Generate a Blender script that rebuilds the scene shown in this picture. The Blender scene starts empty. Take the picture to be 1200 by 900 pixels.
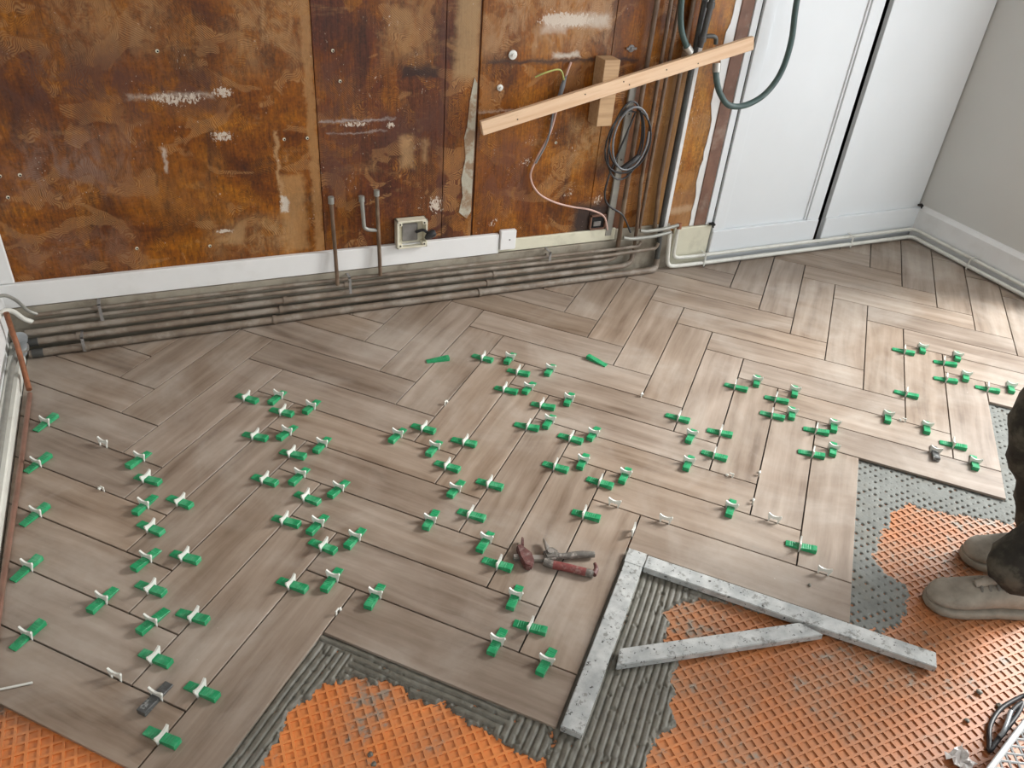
import bpy, bmesh, math, random
from mathutils import Vector, Matrix, noise

# ------------------------------------------------------------------ camera, world, light, exposure
SC = bpy.context.scene
COL = SC.collection
cam_d = bpy.data.cameras.new('camera')
cam_d.sensor_width = 36.0
cam_d.lens = 927.667 / 1200 * 36.0
cam_d.clip_start = 0.02
cam = bpy.data.objects.new('camera', cam_d)
COL.objects.link(cam)
RX = (0.9181336761935288, -0.3892140105153619, 0.074451371094858)
RY = (-0.16387804291517594, -0.5439943726823322, -0.8229301972465513)
RZ = (0.3607970893586149, 0.7433589822612648, -0.5632431835378466)
CAM = (-0.172, -1.271, 1.603)
cam.matrix_world = Matrix(((RX[0], -RY[0], -RZ[0], CAM[0]), (RX[1], -RY[1], -RZ[1], CAM[1]),
                           (RX[2], -RY[2], -RZ[2], CAM[2]), (0, 0, 0, 1)))
SC.camera = cam

wd = bpy.data.worlds.new('sky'); SC.world = wd; wd.use_nodes = True
bgn = wd.node_tree.nodes['Background']
bgn.inputs[0].default_value = (0.75, 0.87, 1.0, 1); bgn.inputs[1].default_value = 0.8


def area(name, loc, rot, sx, sy, power, colour):
    d = bpy.data.lights.new(name, 'AREA'); d.shape = 'RECTANGLE'; d.size = sx; d.size_y = sy
    d.energy = power; d.color = colour
    o = bpy.data.objects.new(name, d); COL.objects.link(o); o.location = loc; o.rotation_euler = rot
    return o


PI = math.pi
# bright sky outside the tall right-hand window, and its soft glow in the opening
key = area('outdoor_daylight', (7.6, -0.45, 4.3), (0, 0, 0), 2.4, 2.4, 1320, (1.0, 0.985, 0.955))
key.rotation_euler = (Vector((7.6, -0.45, 4.3)) - Vector((0.6, 0.3, 0.0))).to_track_quat('Z', 'Y').to_euler()
area('window_daylight', (3.62, -0.62, 1.30), (0, PI / 2, 0), 2.0, 2.5, 64, (0.97, 0.985, 1.0))
area('rear_fill_light', (1.55, -3.30, 1.62), (PI / 2, 0, 0), 1.6, 1.2, 34, (1.0, 0.985, 0.96))  # fill light added behind the viewer to brighten the back wall and doors

vs = SC.view_settings
vs.view_transform = 'Standard'; vs.look = 'None'; vs.gamma = 1.0; vs.use_curve_mapping = False
vs.exposure = 0.10
SC.cycles.use_denoising = True
SC.cycles.max_bounces = 8
SC.cycles.diffuse_bounces = 4

rnd = random.Random(11)
W = 0.15; L = 0.6; S = W / math.sqrt(2)


def P(u, v, z=0.0):
    """plank-lattice coordinates (in plank widths) to the room"""
    return Vector(((u + v) * S, (v - u) * S, z))


# ------------------------------------------------------------------ helpers: materials
def mat(name):
    m = bpy.data.materials.new(name); m.use_nodes = True
    nt = m.node_tree; b = nt.nodes['Principled BSDF']
    return m, nt, b


def N(nt, kind, **kw):
    n = nt.nodes.new(kind)
    for k, v in kw.items():
        if k.startswith('i_'):
            n.inputs[int(k[2:])].default_value = v
        else:
            setattr(n, k, v)
    return n


def ramp(nt, fac, stops):
    r = nt.nodes.new('ShaderNodeValToRGB')
    e = r.color_ramp.elements
    while len(e) < len(stops):
        e.new(0.5)
    for el, (p, c) in zip(e, stops):
        el.position = p; el.color = (*c, 1) if len(c) == 3 else c
    nt.links.new(fac, r.inputs[0])
    return r.outputs[0]


def mix(nt, fac, a, b, mode='MIX'):
    m = nt.nodes.new('ShaderNodeMix'); m.data_type = 'RGBA'; m.blend_type = mode
    for sock, v in ((m.inputs['Factor'], fac), (m.inputs['A'], a), (m.inputs['B'], b)):
        pass
    ins = [i for i in m.inputs if i.name == 'Factor'][0], [i for i in m.inputs if i.name == 'A' and i.type == 'RGBA'][0], \
          [i for i in m.inputs if i.name == 'B' and i.type == 'RGBA'][0]
    for sock, v in zip(ins, (fac, a, b)):
        if hasattr(v, 'is_linked') or isinstance(v, bpy.types.NodeSocket):
            nt.links.new(v, sock)
        elif isinstance(v, (int, float)):
            sock.default_value = v
        else:
            sock.default_value = (*v, 1)
    return [o for o in m.outputs if o.type == 'RGBA'][0]


def math_n(nt, op, a, b=None, c=None, clamp=False):
    m = nt.nodes.new('ShaderNodeMath'); m.operation = op; m.use_clamp = clamp
    for i, v in enumerate((a, b, c)):
        if v is None:
            continue
        if isinstance(v, bpy.types.NodeSocket):
            nt.links.new(v, m.inputs[i])
        else:
            m.inputs[i].default_value = v
    return m.outputs[0]


def noise_n(nt, vec, scale, detail=4, rough=0.55, distort=0.0):
    n = nt.nodes.new('ShaderNodeTexNoise')
    n.inputs['Scale'].default_value = scale; n.inputs['Detail'].default_value = detail
    n.inputs['Roughness'].default_value = rough; n.inputs['Distortion'].default_value = distort
    if vec is not None:
        nt.links.new(vec, n.inputs['Vector'])
    return n.outputs['Fac']


def mapped(nt, vec, scale=(1, 1, 1), loc=(0, 0, 0), rot=(0, 0, 0)):
    m = nt.nodes.new('ShaderNodeMapping')
    m.inputs['Scale'].default_value = scale; m.inputs['Location'].default_value = loc; m.inputs['Rotation'].default_value = rot
    nt.links.new(vec, m.inputs['Vector'])
    return m.outputs[0]


def smooth(nt, v, lo, hi):
    m = nt.nodes.new('ShaderNodeMapRange'); m.interpolation_type = 'SMOOTHSTEP'
    nt.links.new(v, m.inputs[0]); m.inputs[1].default_value = lo; m.inputs[2].default_value = hi
    return m.outputs[0]


def bump(nt, b, height, strength, dist=0.002):
    n = nt.nodes.new('ShaderNodeBump'); n.inputs['Strength'].default_value = strength; n.inputs['Distance'].default_value = dist
    nt.links.new(height, n.inputs['Height']); nt.links.new(n.outputs[0], b.inputs['Normal'])


def world_pos(nt):
    return nt.nodes.new('ShaderNodeNewGeometry').outputs['Position']


def obj_pos(nt):
    return nt.nodes.new('ShaderNodeTexCoord').outputs['Object']


def simple(name, col, rough=0.5, metal=0.0, var=0.12, scale=30, bumpy=0.0, dirt=None, dirt_amt=0.5, dirt_scale=9, dirt_lo=0.5, dirt_hi=0.7):
    """one procedural colour with mottling, optional dirt blotches"""
    m, nt, b = mat(name)
    p = world_pos(nt)
    n = noise_n(nt, p, scale, 5)
    lo = tuple(c * (1 - var) for c in col); hi = tuple(min(1, c * (1 + var)) for c in col)
    c = ramp(nt, n, [(0.3, lo), (0.7, hi)])
    if dirt:
        d = noise_n(nt, p, dirt_scale, 7, 0.65)
        f = math_n(nt, 'MULTIPLY', smooth(nt, d, dirt_lo, dirt_hi), dirt_amt)
        c = mix(nt, f, c, dirt)
    nt.links.new(c, b.inputs['Base Color'])
    b.inputs['Roughness'].default_value = rough; b.inputs['Metallic'].default_value = metal
    if bumpy:
        bump(nt, b, noise_n(nt, p, scale * 3, 4), bumpy, 0.003)
    return m


M = {}
M['white_paint'] = simple('white_paint', (0.74, 0.745, 0.735), 0.45, var=0.03, scale=6, bumpy=0.05, dirt=(0.45, 0.42, 0.36), dirt_amt=0.18, dirt_scale=4)
M['door_paint'] = simple('door_paint', (0.72, 0.755, 0.77), 0.38, var=0.02, scale=3, bumpy=0.03)
M['wall_paint'] = simple('wall_paint', (0.56, 0.56, 0.53), 0.7, var=0.03, scale=2, bumpy=0.05)
M['ceiling_paint'] = simple('ceiling_paint', (0.8, 0.8, 0.79), 0.9, var=0.02, scale=2)
M['cream_paint'] = simple('cream_paint', (0.62, 0.60, 0.47), 0.5, var=0.05, scale=12, dirt=(0.3, 0.28, 0.22), dirt_amt=0.25, dirt_scale=14)
M['pipe_white'] = simple('pipe_white', (0.66, 0.66, 0.60), 0.4, var=0.05, scale=15, dirt=(0.35, 0.33, 0.28), dirt_amt=0.3, dirt_scale=25)
M['pipe_dirty'] = simple('pipe_dirty', (0.165, 0.128, 0.095), 0.55, var=0.25, scale=18, bumpy=0.2, dirt=(0.27, 0.24, 0.20), dirt_amt=0.7, dirt_scale=11, dirt_lo=0.46, dirt_hi=0.62)
M['pipe_brown'] = simple('pipe_brown', (0.125, 0.078, 0.048), 0.45, var=0.3, scale=14, dirt=(0.24, 0.18, 0.12), dirt_amt=0.7, dirt_scale=9)
M['pipe_dark'] = simple('pipe_dark', (0.05, 0.05, 0.047), 0.45, var=0.25, scale=20, dirt=(0.10, 0.14, 0.12), dirt_amt=0.6, dirt_scale=7)
M['pipe_grey'] = simple('pipe_grey', (0.30, 0.30, 0.27), 0.4, metal=0.3, var=0.15, scale=25)
M['copper'] = simple('copper', (0.28, 0.155, 0.115), 0.42, metal=0.45, var=0.2, scale=20, dirt=(0.22, 0.15, 0.11), dirt_amt=0.6, dirt_scale=12)
M['rust'] = simple('rust', (0.24, 0.09, 0.04), 0.6, var=0.3, scale=40)
M['board_dirty'] = simple('board_dirty', (0.31, 0.28, 0.22), 0.75, var=0.2, scale=14, bumpy=0.2, dirt=(0.13, 0.10, 0.07), dirt_amt=0.75, dirt_scale=7, dirt_lo=0.47, dirt_hi=0.66)
M['brown_strip'] = simple('brown_strip', (0.17, 0.085, 0.055), 0.6, var=0.25, scale=15, bumpy=0.2, dirt=(0.30, 0.23, 0.18), dirt_amt=0.6, dirt_scale=12)
M['plaster'] = simple('plaster', (0.40, 0.37, 0.29), 0.85, var=0.15, scale=30, bumpy=0.3, dirt=(0.24, 0.13, 0.06), dirt_amt=0.75, dirt_scale=16, dirt_lo=0.46, dirt_hi=0.58)
M['black'] = simple('black', (0.008, 0.008, 0.008), 0.8, var=0.2)
M['clip_white'] = simple('clip_white', (0.66, 0.67, 0.62), 0.35, var=0.05, scale=60)
M['wedge_green'] = simple('wedge_green', (0.014, 0.270, 0.105), 0.36, var=0.2, scale=50, dirt=(0.13, 0.36, 0.22), dirt_amt=0.55, dirt_scale=50)
M['wedge_grey'] = simple('wedge_grey', (0.07, 0.075, 0.075), 0.35, var=0.3, scale=60, dirt=(0.35, 0.36, 0.35), dirt_amt=0.8, dirt_scale=45, dirt_lo=0.55, dirt_hi=0.65)
M['plug_grey'] = simple('plug_grey', (0.22, 0.21, 0.20), 0.5, var=0.2)
M['box_cream'] = simple('box_cream', (0.66, 0.63, 0.50), 0.45, var=0.05, scale=40)
M['steel'] = simple('steel', (0.45, 0.44, 0.41), 0.4, metal=0.7, var=0.2, scale=60, dirt=(0.25, 0.22, 0.19), dirt_amt=0.6, dirt_scale=60)
M['plier_grey'] = simple('plier_grey', (0.13, 0.12, 0.105), 0.55, var=0.25, scale=70, bumpy=0.3, dirt=(0.42, 0.39, 0.35), dirt_amt=0.7, dirt_scale=70)
M['plier_red'] = simple('plier_red', (0.18, 0.042, 0.038), 0.55, var=0.3, scale=70, bumpy=0.2, dirt=(0.30, 0.21, 0.18), dirt_amt=0.85, dirt_scale=60)
M['plier_head'] = simple('plier_head', (0.11, 0.042, 0.037), 0.6, var=0.3, scale=70, bumpy=0.3, dirt=(0.30, 0.24, 0.22), dirt_amt=0.6, dirt_scale=60)
M['hose'] = simple('hose', (0.045, 0.085, 0.08), 0.42, var=0.2, scale=14, dirt=(0.14, 0.19, 0.17), dirt_amt=0.5, dirt_scale=12)
M['cable_black'] = simple('cable_black', (0.022, 0.023, 0.025), 0.45, var=0.3, scale=20, dirt=(0.2, 0.2, 0.19), dirt_amt=0.4, dirt_scale=20)
M['cable_grey'] = simple('cable_grey', (0.16, 0.17, 0.18), 0.45, var=0.2, scale=20)
M['cable_pink'] = simple('cable_pink', (0.55, 0.36, 0.30), 0.5, var=0.15, scale=20)
M['cable_green'] = simple('cable_green', (0.42, 0.46, 0.14), 0.5, var=0.15, scale=20)
M['crate_grey'] = simple('crate_grey', (0.36, 0.37, 0.37), 0.45, var=0.08, scale=30)
M['skin'] = simple('skin', (0.50, 0.29, 0.20), 0.5, var=0.08, scale=20)
M['hair'] = simple('hair', (0.03, 0.022, 0.016), 0.6, var=0.3, scale=90)
M['jacket'] = simple('jacket', (0.06, 0.065, 0.07), 0.85, var=0.2, scale=20, bumpy=0.2)
M['trousers'] = simple('trousers', (0.026, 0.026, 0.021), 0.9, var=0.4, scale=25, bumpy=0.5, dirt=(0.11, 0.105, 0.08), dirt_amt=0.8, dirt_scale=9, dirt_lo=0.48, dirt_hi=0.64)
M['suede'] = simple('suede', (0.27, 0.245, 0.20), 0.85, var=0.18, scale=30, bumpy=0.3, dirt=(0.16, 0.14, 0.11), dirt_amt=0.6, dirt_scale=14)
M['sole'] = simple('sole', (0.24, 0.215, 0.17), 0.75, var=0.2, scale=30, bumpy=0.2)
M['lace'] = simple('lace', (0.15, 0.14, 0.12), 0.8, var=0.2, scale=60)
M['screed'] = simple('screed', (0.10, 0.095, 0.085), 0.9, var=0.2, scale=10)
M['film'] = simple('film', (0.72, 0.70, 0.68), 0.3, var=0.1, scale=30)
M['fitting'] = simple('fitting', (0.33, 0.36, 0.38), 0.35, metal=0.3, var=0.15, scale=25)


def timber_mat(name, a, b_, axis_rot):
    m, nt, b = mat(name)
    p = mapped(nt, obj_pos(nt), (3, 60, 60))
    n = noise_n(nt, p, 1.0, 5, 0.6, 0.4)
    c = ramp(nt, n, [(0.3, a), (0.6, b_), (0.8, tuple(x * 0.85 for x in a))])
    k = noise_n(nt, mapped(nt, obj_pos(nt), (9, 26, 26)), 1.0, 2)
    c = mix(nt, smooth(nt, k, 0.70, 0.76), c, (0.16, 0.07, 0.03))
    nt.links.new(c, b.inputs['Base Color']); b.inputs['Roughness'].default_value = 0.65
    bump(nt, b, n, 0.2, 0.001)
    return m


M['pine'] = timber_mat('pine', (0.62, 0.40, 0.24), (0.74, 0.53, 0.35), 0)
M['old_wood'] = timber_mat('old_wood', (0.36, 0.22, 0.11), (0.50, 0.33, 0.18), 0)


def tile_material():
    m, nt, b = mat('wood_look_tile')
    oi = nt.nodes.new('ShaderNodeObjectInfo')
    off = nt.nodes.new('ShaderNodeVectorMath'); off.operation = 'MULTIPLY_ADD'
    comb = nt.nodes.new('ShaderNodeCombineXYZ')
    for i in range(3):
        nt.links.new(oi.outputs['Random'], comb.inputs[i])
    nt.links.new(comb.outputs[0], off.inputs[0]); off.inputs[1].default_value = (37.0, 91.0, 53.0)
    nt.links.new(obj_pos(nt), off.inputs[2])
    q = off.outputs[0]
    warp = noise_n(nt, mapped(nt, q, (2.2, 7, 1)), 1.0, 3)
    wv = nt.nodes.new('ShaderNodeVectorMath'); wv.operation = 'MULTIPLY_ADD'
    cw = nt.nodes.new('ShaderNodeCombineXYZ'); nt.links.new(warp, cw.inputs[1])
    nt.links.new(cw.outputs[0], wv.inputs[0]); wv.inputs[1].default_value = (0, 0.05, 0); nt.links.new(q, wv.inputs[2])
    qw = wv.outputs[0]
    streak = noise_n(nt, mapped(nt, qw, (2.0, 30, 1)), 1.0, 5, 0.55)
    fine = noise_n(nt, mapped(nt, qw, (9, 190, 1)), 1.0, 3, 0.6)
    cloud = noise_n(nt, mapped(nt, q, (4.5, 9, 1)), 1.0, 4, 0.55)
    s1 = math_n(nt, 'MULTIPLY_ADD', streak, 0.62, math_n(nt, 'MULTIPLY', cloud, 0.38))
    c = ramp(nt, s1, [(0.335, (0.128, 0.086, 0.057)), (0.43, (0.200, 0.146, 0.104)), (0.545, (0.258, 0.198, 0.148)), (0.67, (0.330, 0.262, 0.204))])
    c = mix(nt, math_n(nt, 'MULTIPLY', smooth(nt, fine, 0.35, 0.75), 0.10), c, (0.36, 0.30, 0.25))
    # every tile its own tone
    r2 = nt.nodes.new('ShaderNodeTexWhiteNoise'); r2.noise_dimensions = '1D'; nt.links.new(oi.outputs['Random'], r2.inputs['W'])
    val = nt.nodes.new('ShaderNodeHueSaturation')
    nt.links.new(math_n(nt, 'MULTIPLY_ADD', oi.outputs['Random'], 0.20, 0.92), val.inputs['Value'])
    nt.links.new(math_n(nt, 'MULTIPLY_ADD', r2.outputs['Value'], 0.16, 0.86), val.inputs['Saturation'])
    nt.links.new(c, val.inputs['Color']); c = val.outputs[0]
    # film of cement dust left by wiping
    wp = world_pos(nt)
    d1 = noise_n(nt, wp, 2.6, 6, 0.6, 0.6); d2 = noise_n(nt, wp, 16, 6, 0.7)
    dust = math_n(nt, 'MULTIPLY', smooth(nt, d1, 0.42, 0.70), math_n(nt, 'MULTIPLY_ADD', d2, 0.60, 0.10))
    c = mix(nt, dust, c, (0.45, 0.41, 0.36))
    spl = noise_n(nt, wp, 75, 3, 0.6)
    c = mix(nt, math_n(nt, 'MULTIPLY', smooth(nt, spl, 0.72, 0.77), smooth(nt, d1, 0.5, 0.6)), c, (0.55, 0.52, 0.47))
    nt.links.new(c, b.inputs['Base Color'])
    rg = math_n(nt, 'MULTIPLY_ADD', cloud, 0.22, 0.34)
    nt.links.new(rg, b.inputs['Roughness'])
    b.inputs['Specular IOR Level'].default_value = 0.42
    bump(nt, b, streak, 0.12, 0.001)
    return m


M['tile'] = tile_material()

PATCHES = [  # x, z, half width, half height, threshold  (flecks of white plaster left on the glue)
    (-0.10, 0.84, 0.20, 0.045, 0.50), (0.05, 0.855, 0.06, 0.03, 0.46), (0.03, 0.71, 0.08, 0.05, 0.52), (-0.13, 0.75, 0.16, 0.08, 0.62),
    (0.27, 0.80, 0.14, 0.12, 0.66), (0.62, 0.72, 0.03, 0.03, 0.48), (0.48, 0.73, 0.10, 0.02, 0.50), (0.80, 0.40, 0.06, 0.09, 0.50),
    (1.18, 0.55, 0.06, 0.05, 0.52), (1.38, 0.40, 0.10, 0.08, 0.55), (1.52, 0.36, 0.10, 0.06, 0.54), (1.27, 0.36, 0.30, 0.2, 0.66),
    (1.05, 0.30, 0.05, 0.05, 0.55), (0.52, 0.90, 0.22, 0.20, 0.68), (1.62, 1.0, 0.12, 0.16, 0.66), (-0.55, 0.60, 0.12, 0.07, 0.64),
    (1.28, 1.075, 0.16, 0.04, 0.42), (0.21, 0.47, 0.02, 0.10, 0.50), (0.0, 0.37, 0.05, 0.012, 0.42), (1.98, 0.85, 0.1, 0.3, 0.70)]


TAN, DARK, MAUVE, CHALK = (0.42, 0.25, 0.115), (0.032, 0.013, 0.009), (0.085, 0.034, 0.024), (0.55, 0.49, 0.41)
MARKS = [  # x0, x1, z0, z1, colour, amount, softness: stains and scrapes with a shape of their own, and one painted grey sheen
    (0.318, 0.350, 0.25, 1.30, (0.36, 0.19, 0.07), 0.7, 0.008), (0.205, 0.290, 0.27, 0.56, (0.40, 0.22, 0.085), 0.65, 0.014), (0.200, 0.212, 0.42, 0.72, TAN, 0.8, 0.006),
    (0.205, 0.228, 0.425, 0.485, CHALK, 1.0, 0.006), (-0.165, -0.155, 0.60, 0.68, CHALK, 0.7, 0.006), (-0.62, -0.25, 0.55, 0.74, (0.22, 0.135, 0.10), 0.75, 0.09),  # wide soft grey block at the left: wall sheen painted as colour
    (-0.66, -0.20, 0.80, 1.02, MAUVE, 0.8, 0.08), (-0.24, 0.06, 0.78, 0.92, MAUVE, 0.75, 0.05), (0.10, 0.33, 0.93, 1.20, (0.40, 0.23, 0.10), 0.7, 0.08), (-0.42, -0.05, 0.98, 1.20, (0.36, 0.20, 0.085), 0.6, 0.08),
    (-0.05, 0.24, 0.29, 0.40, (0.42, 0.26, 0.12), 0.75, 0.05), (-0.66, -0.30, 0.28, 0.42, (0.20, 0.10, 0.06), 0.7, 0.06), (-0.30, 0.0, 0.44, 0.62, (0.27, 0.11, 0.025), 0.6, 0.07),
    (-0.24, 0.02, 0.845, 0.852, CHALK, 0.6, 0.012), (0.36, 0.64, 0.742, 0.748, (0.42, 0.38, 0.36), 0.9, 0.006), (0.38, 0.60, 0.698, 0.702, (0.36, 0.30, 0.27), 0.8, 0.005), (0.955, 1.26, 0.752, 0.757, (0.42, 0.34, 0.28), 0.7, 0.006),
    (0.36, 0.50, 0.45, 0.95, MAUVE, 0.7, 0.05), (0.56, 0.80, 0.62, 0.78, MAUVE, 0.7, 0.05), (0.665, 0.800, 0.885, 0.925, DARK, 0.95, 0.012), (0.60, 0.76, 0.95, 1.20, (0.36, 0.20, 0.08), 0.75, 0.05),
    (0.655, 0.70, 0.56, 0.68, TAN, 0.7, 0.02), (0.74, 0.76, 0.58, 0.66, TAN, 0.6, 0.015), (0.86, 0.948, 0.88, 1.25, (0.36, 0.23, 0.11), 0.8, 0.02), (0.80, 0.83, 0.3, 1.2, MAUVE, 0.5, 0.01),
    (0.985, 1.62, 0.925, 0.940, DARK, 0.9, 0.008), (0.96, 1.50, 0.96, 1.20, (0.40, 0.24, 0.12), 0.75, 0.05), (1.285, 1.470, 1.055, 1.095, (0.50, 0.42, 0.34), 0.95, 0.016), (1.20, 1.29, 1.035, 1.085, (0.50, 0.40, 0.32), 0.9, 0.02),
    (1.25, 1.36, 0.945, 0.962, CHALK, 0.9, 0.008), (0.975, 1.20, 0.34, 0.66, (0.13, 0.045, 0.022), 0.8, 0.06), (1.42, 1.66, 0.20, 0.345, (0.035, 0.02, 0.016), 1.0, 0.03), (1.36, 1.52, 0.52, 0.70, (0.46, 0.30, 0.14), 0.6, 0.05),
    (1.62, 1.66, 0.20, 1.25, (0.16, 0.06, 0.025), 0.6, 0.02), (1.78, 1.91, 0.2, 0.9, (0.40, 0.22, 0.08), 0.6, 0.03), (1.92, 2.05, 0.19, 0.36, (0.27, 0.13, 0.06), 0.6, 0.02), (1.92, 2.05, 0.26, 0.29, (0.46, 0.30, 0.17), 0.8, 0.012)]


def glue_wall(name, stops, shift, vertical, xr):
    """board stained by brown adhesive, combed strokes and plaster flecks"""
    m, nt, b = mat(name)
    p = world_pos(nt)
    pm = mapped(nt, p, (1, 1, 1), shift)
    big = noise_n(nt, mapped(nt, pm, (2.0, 2.0, 1.2 if vertical else 2.2)), 2.1, 11, 0.68, 0.7)
    mid = noise_n(nt, mapped(nt, pm, (15, 15, 3.2) if vertical else (4, 4, 12)), 1.0, 8, 0.66, 0.5)
    v = math_n(nt, 'MULTIPLY_ADD', big, 0.62, math_n(nt, 'MULTIPLY', mid, 0.38))
    c = ramp(nt, v, stops)
    # combed strokes: every patch has its own direction
    vo = nt.nodes.new('ShaderNodeTexVoronoi'); vo.inputs['Scale'].default_value = 8.5; vo.inputs['Randomness'].default_value = 1.0
    wob = noise_n(nt, pm, 4, 3)
    dv = nt.nodes.new('ShaderNodeVectorMath'); dv.operation = 'ADD'
    cw = nt.nodes.new('ShaderNodeCombineXYZ')
    nt.links.new(math_n(nt, 'MULTIPLY', wob, 0.35), cw.inputs[0]); nt.links.new(math_n(nt, 'MULTIPLY', wob, -0.3), cw.inputs[2])
    nt.links.new(pm, dv.inputs[0]); nt.links.new(cw.outputs[0], dv.inputs[1])
    nt.links.new(dv.outputs[0], vo.inputs['Vector'])
    sep = nt.nodes.new('ShaderNodeSeparateColor'); nt.links.new(vo.outputs['Color'], sep.inputs[0])
    vr = nt.nodes.new('ShaderNodeVectorRotate'); vr.rotation_type = 'Y_AXIS'
    nt.links.new(dv.outputs[0], vr.inputs['Vector']); nt.links.new(math_n(nt, 'MULTIPLY', sep.outputs[0], 3.1), vr.inputs['Angle'])
    wave = nt.nodes.new('ShaderNodeTexWave'); wave.inputs['Scale'].default_value = 56; wave.inputs['Distortion'].default_value = 1.6
    wave.inputs['Detail'].default_value = 2; wave.inputs['Detail Scale'].default_value = 1.5
    nt.links.new(vr.outputs[0], wave.inputs['Vector'])
    sc0 = noise_n(nt, mapped(nt, pm, (6, 6, 6), (9, 2, 4)), 1.0, 5, 0.6)
    tone = math_n(nt, 'MULTIPLY_ADD', smooth(nt, sep.outputs[1], 0.25, 0.95), 0.55, 0.10)
    comb = math_n(nt, 'MULTIPLY', wave.outputs['Fac'], math_n(nt, 'MULTIPLY', smooth(nt, sc0, 0.40, 0.58), tone))
    c = mix(nt, comb, c, (0.40, 0.195, 0.065))
    # dark runs
    dark = noise_n(nt, mapped(nt, pm, (7, 7, 3)), 1.0, 7, 0.65, 0.6)
    c = mix(nt, math_n(nt, 'MULTIPLY', smooth(nt, dark, 0.49, 0.66), 0.72), c, (0.050, 0.020, 0.012))
    # pale scuffs
    sc = noise_n(nt, mapped(nt, pm, (5, 5, 11)), 1.0, 8, 0.7, 0.4)
    c = mix(nt, math_n(nt, 'MULTIPLY', smooth(nt, sc, 0.56, 0.74), 0.55), c, (0.36, 0.22, 0.115))
    # fine grain of the boards
    g1 = noise_n(nt, mapped(nt, pm, (150, 150, 11) if vertical else (120, 120, 22)), 1.0, 4, 0.65)
    g2 = noise_n(nt, pm, 95, 4, 0.7)
    gv_ = math_n(nt, 'MULTIPLY_ADD', g1, 0.55, math_n(nt, 'MULTIPLY', g2, 0.45))
    hs = nt.nodes.new('ShaderNodeHueSaturation'); nt.links.new(c, hs.inputs['Color']); hs.inputs['Saturation'].default_value = 1.14
    mr = nt.nodes.new('ShaderNodeMapRange'); nt.links.new(gv_, mr.inputs[0])
    for i_, v_ in zip((1, 2, 3, 4), (0.34, 0.66, 0.42, 1.50)):
        mr.inputs[i_].default_value = v_
    nt.links.new(mr.outputs[0], hs.inputs['Value']); c = hs.outputs[0]
    # scraped fans with a hard edge
    fan = noise_n(nt, mapped(nt, pm, (1, 1, 1.3), (2, 0, 8)), 6.0, 3, 0.5, 0.8)
    fan = math_n(nt, 'MULTIPLY', smooth(nt, fan, 0.555, 0.585), math_n(nt, 'MULTIPLY_ADD', wave.outputs['Fac'], 0.75, 0.05))
    c = mix(nt, math_n(nt, 'MULTIPLY', fan, 0.8), c, (0.40, 0.205, 0.075))
    # single marks at their places
    jit = nt.nodes.new('ShaderNodeTexNoise'); jit.inputs['Scale'].default_value = 22; jit.inputs['Detail'].default_value = 5
    jit.inputs['Roughness'].default_value = 0.7; nt.links.new(p, jit.inputs['Vector'])
    jv = nt.nodes.new('ShaderNodeVectorMath'); jv.operation = 'MULTIPLY_ADD'; nt.links.new(jit.outputs['Color'], jv.inputs[0])
    jv.inputs[1].default_value = (0.05, 0, 0.05); jv.inputs[2].default_value = (-0.025, 0, -0.025)
    jp = nt.nodes.new('ShaderNodeVectorMath'); jp.operation = 'ADD'; nt.links.new(p, jp.inputs[0]); nt.links.new(jv.outputs[0], jp.inputs[1])
    sxyz = nt.nodes.new('ShaderNodeSeparateXYZ'); nt.links.new(jp.outputs[0], sxyz.inputs[0])
    mtex = math_n(nt, 'MULTIPLY', smooth(nt, noise_n(nt, mapped(nt, pm, (14, 14, 9), (4, 4, 4)), 1.0, 7, 0.7, 0.8), 0.38, 0.60), math_n(nt, 'MULTIPLY_ADD', wave.outputs['Fac'], 0.6, 0.5))
    for (x0_, x1_, z0_, z1_, col_, amt_, soft_) in MARKS:
        if x1_ < xr[0] or x0_ > xr[1]:
            continue
        dx_ = math_n(nt, 'SUBTRACT', math_n(nt, 'ABSOLUTE', math_n(nt, 'SUBTRACT', sxyz.outputs[0], (x0_ + x1_) / 2)), (x1_ - x0_) / 2)
        dz_ = math_n(nt, 'SUBTRACT', math_n(nt, 'ABSOLUTE', math_n(nt, 'SUBTRACT', sxyz.outputs[2], (z0_ + z1_) / 2)), (z1_ - z0_) / 2)
        f_ = math_n(nt, 'SUBTRACT', 1.0, smooth(nt, math_n(nt, 'MAXIMUM', dx_, dz_), -soft_, soft_))
        if soft_ > 0.03:
            f_ = math_n(nt, 'MULTIPLY', f_, math_n(nt, 'MULTIPLY_ADD', mtex, 0.95, 0.12))
        f_ = math_n(nt, 'MULTIPLY', f_, math_n(nt, 'MULTIPLY_ADD', gv_, 1.0 * amt_, 0.5 * amt_), clamp=True)
        c = mix(nt, f_, c, col_)
    # plaster flecks
    fl = noise_n(nt, mapped(nt, pm, (125, 125, 75)), 1.0, 5, 0.7)
    fl2 = noise_n(nt, mapped(nt, pm, (11, 11, 11)), 1.0, 4, 0.6)
    flm = math_n(nt, 'MULTIPLY_ADD', fl, 0.7, math_n(nt, 'MULTIPLY', fl2, 0.3))
    tot = None
    for (x, z, rx, rz, th) in PATCHES:
        q = mapped(nt, p, (1 / rx, 0, 1 / rz), (-x / rx, 0, -z / rz))
        ln = nt.nodes.new('ShaderNodeVectorMath'); ln.operation = 'LENGTH'; nt.links.new(q, ln.inputs[0])
        fall = math_n(nt, 'MULTIPLY', smooth(nt, ln.outputs['Value'], 0.1, 1.0), 0.22)
        f = smooth(nt, math_n(nt, 'SUBTRACT', flm, fall), th - 0.035, th + 0.01)
        # outside the ellipse the fall-off keeps it below the threshold
        f = math_n(nt, 'MULTIPLY', f, math_n(nt, 'LESS_THAN', ln.outputs['Value'], 1.15))
        tot = f if tot is None else math_n(nt, 'MAXIMUM', tot, f)
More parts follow.
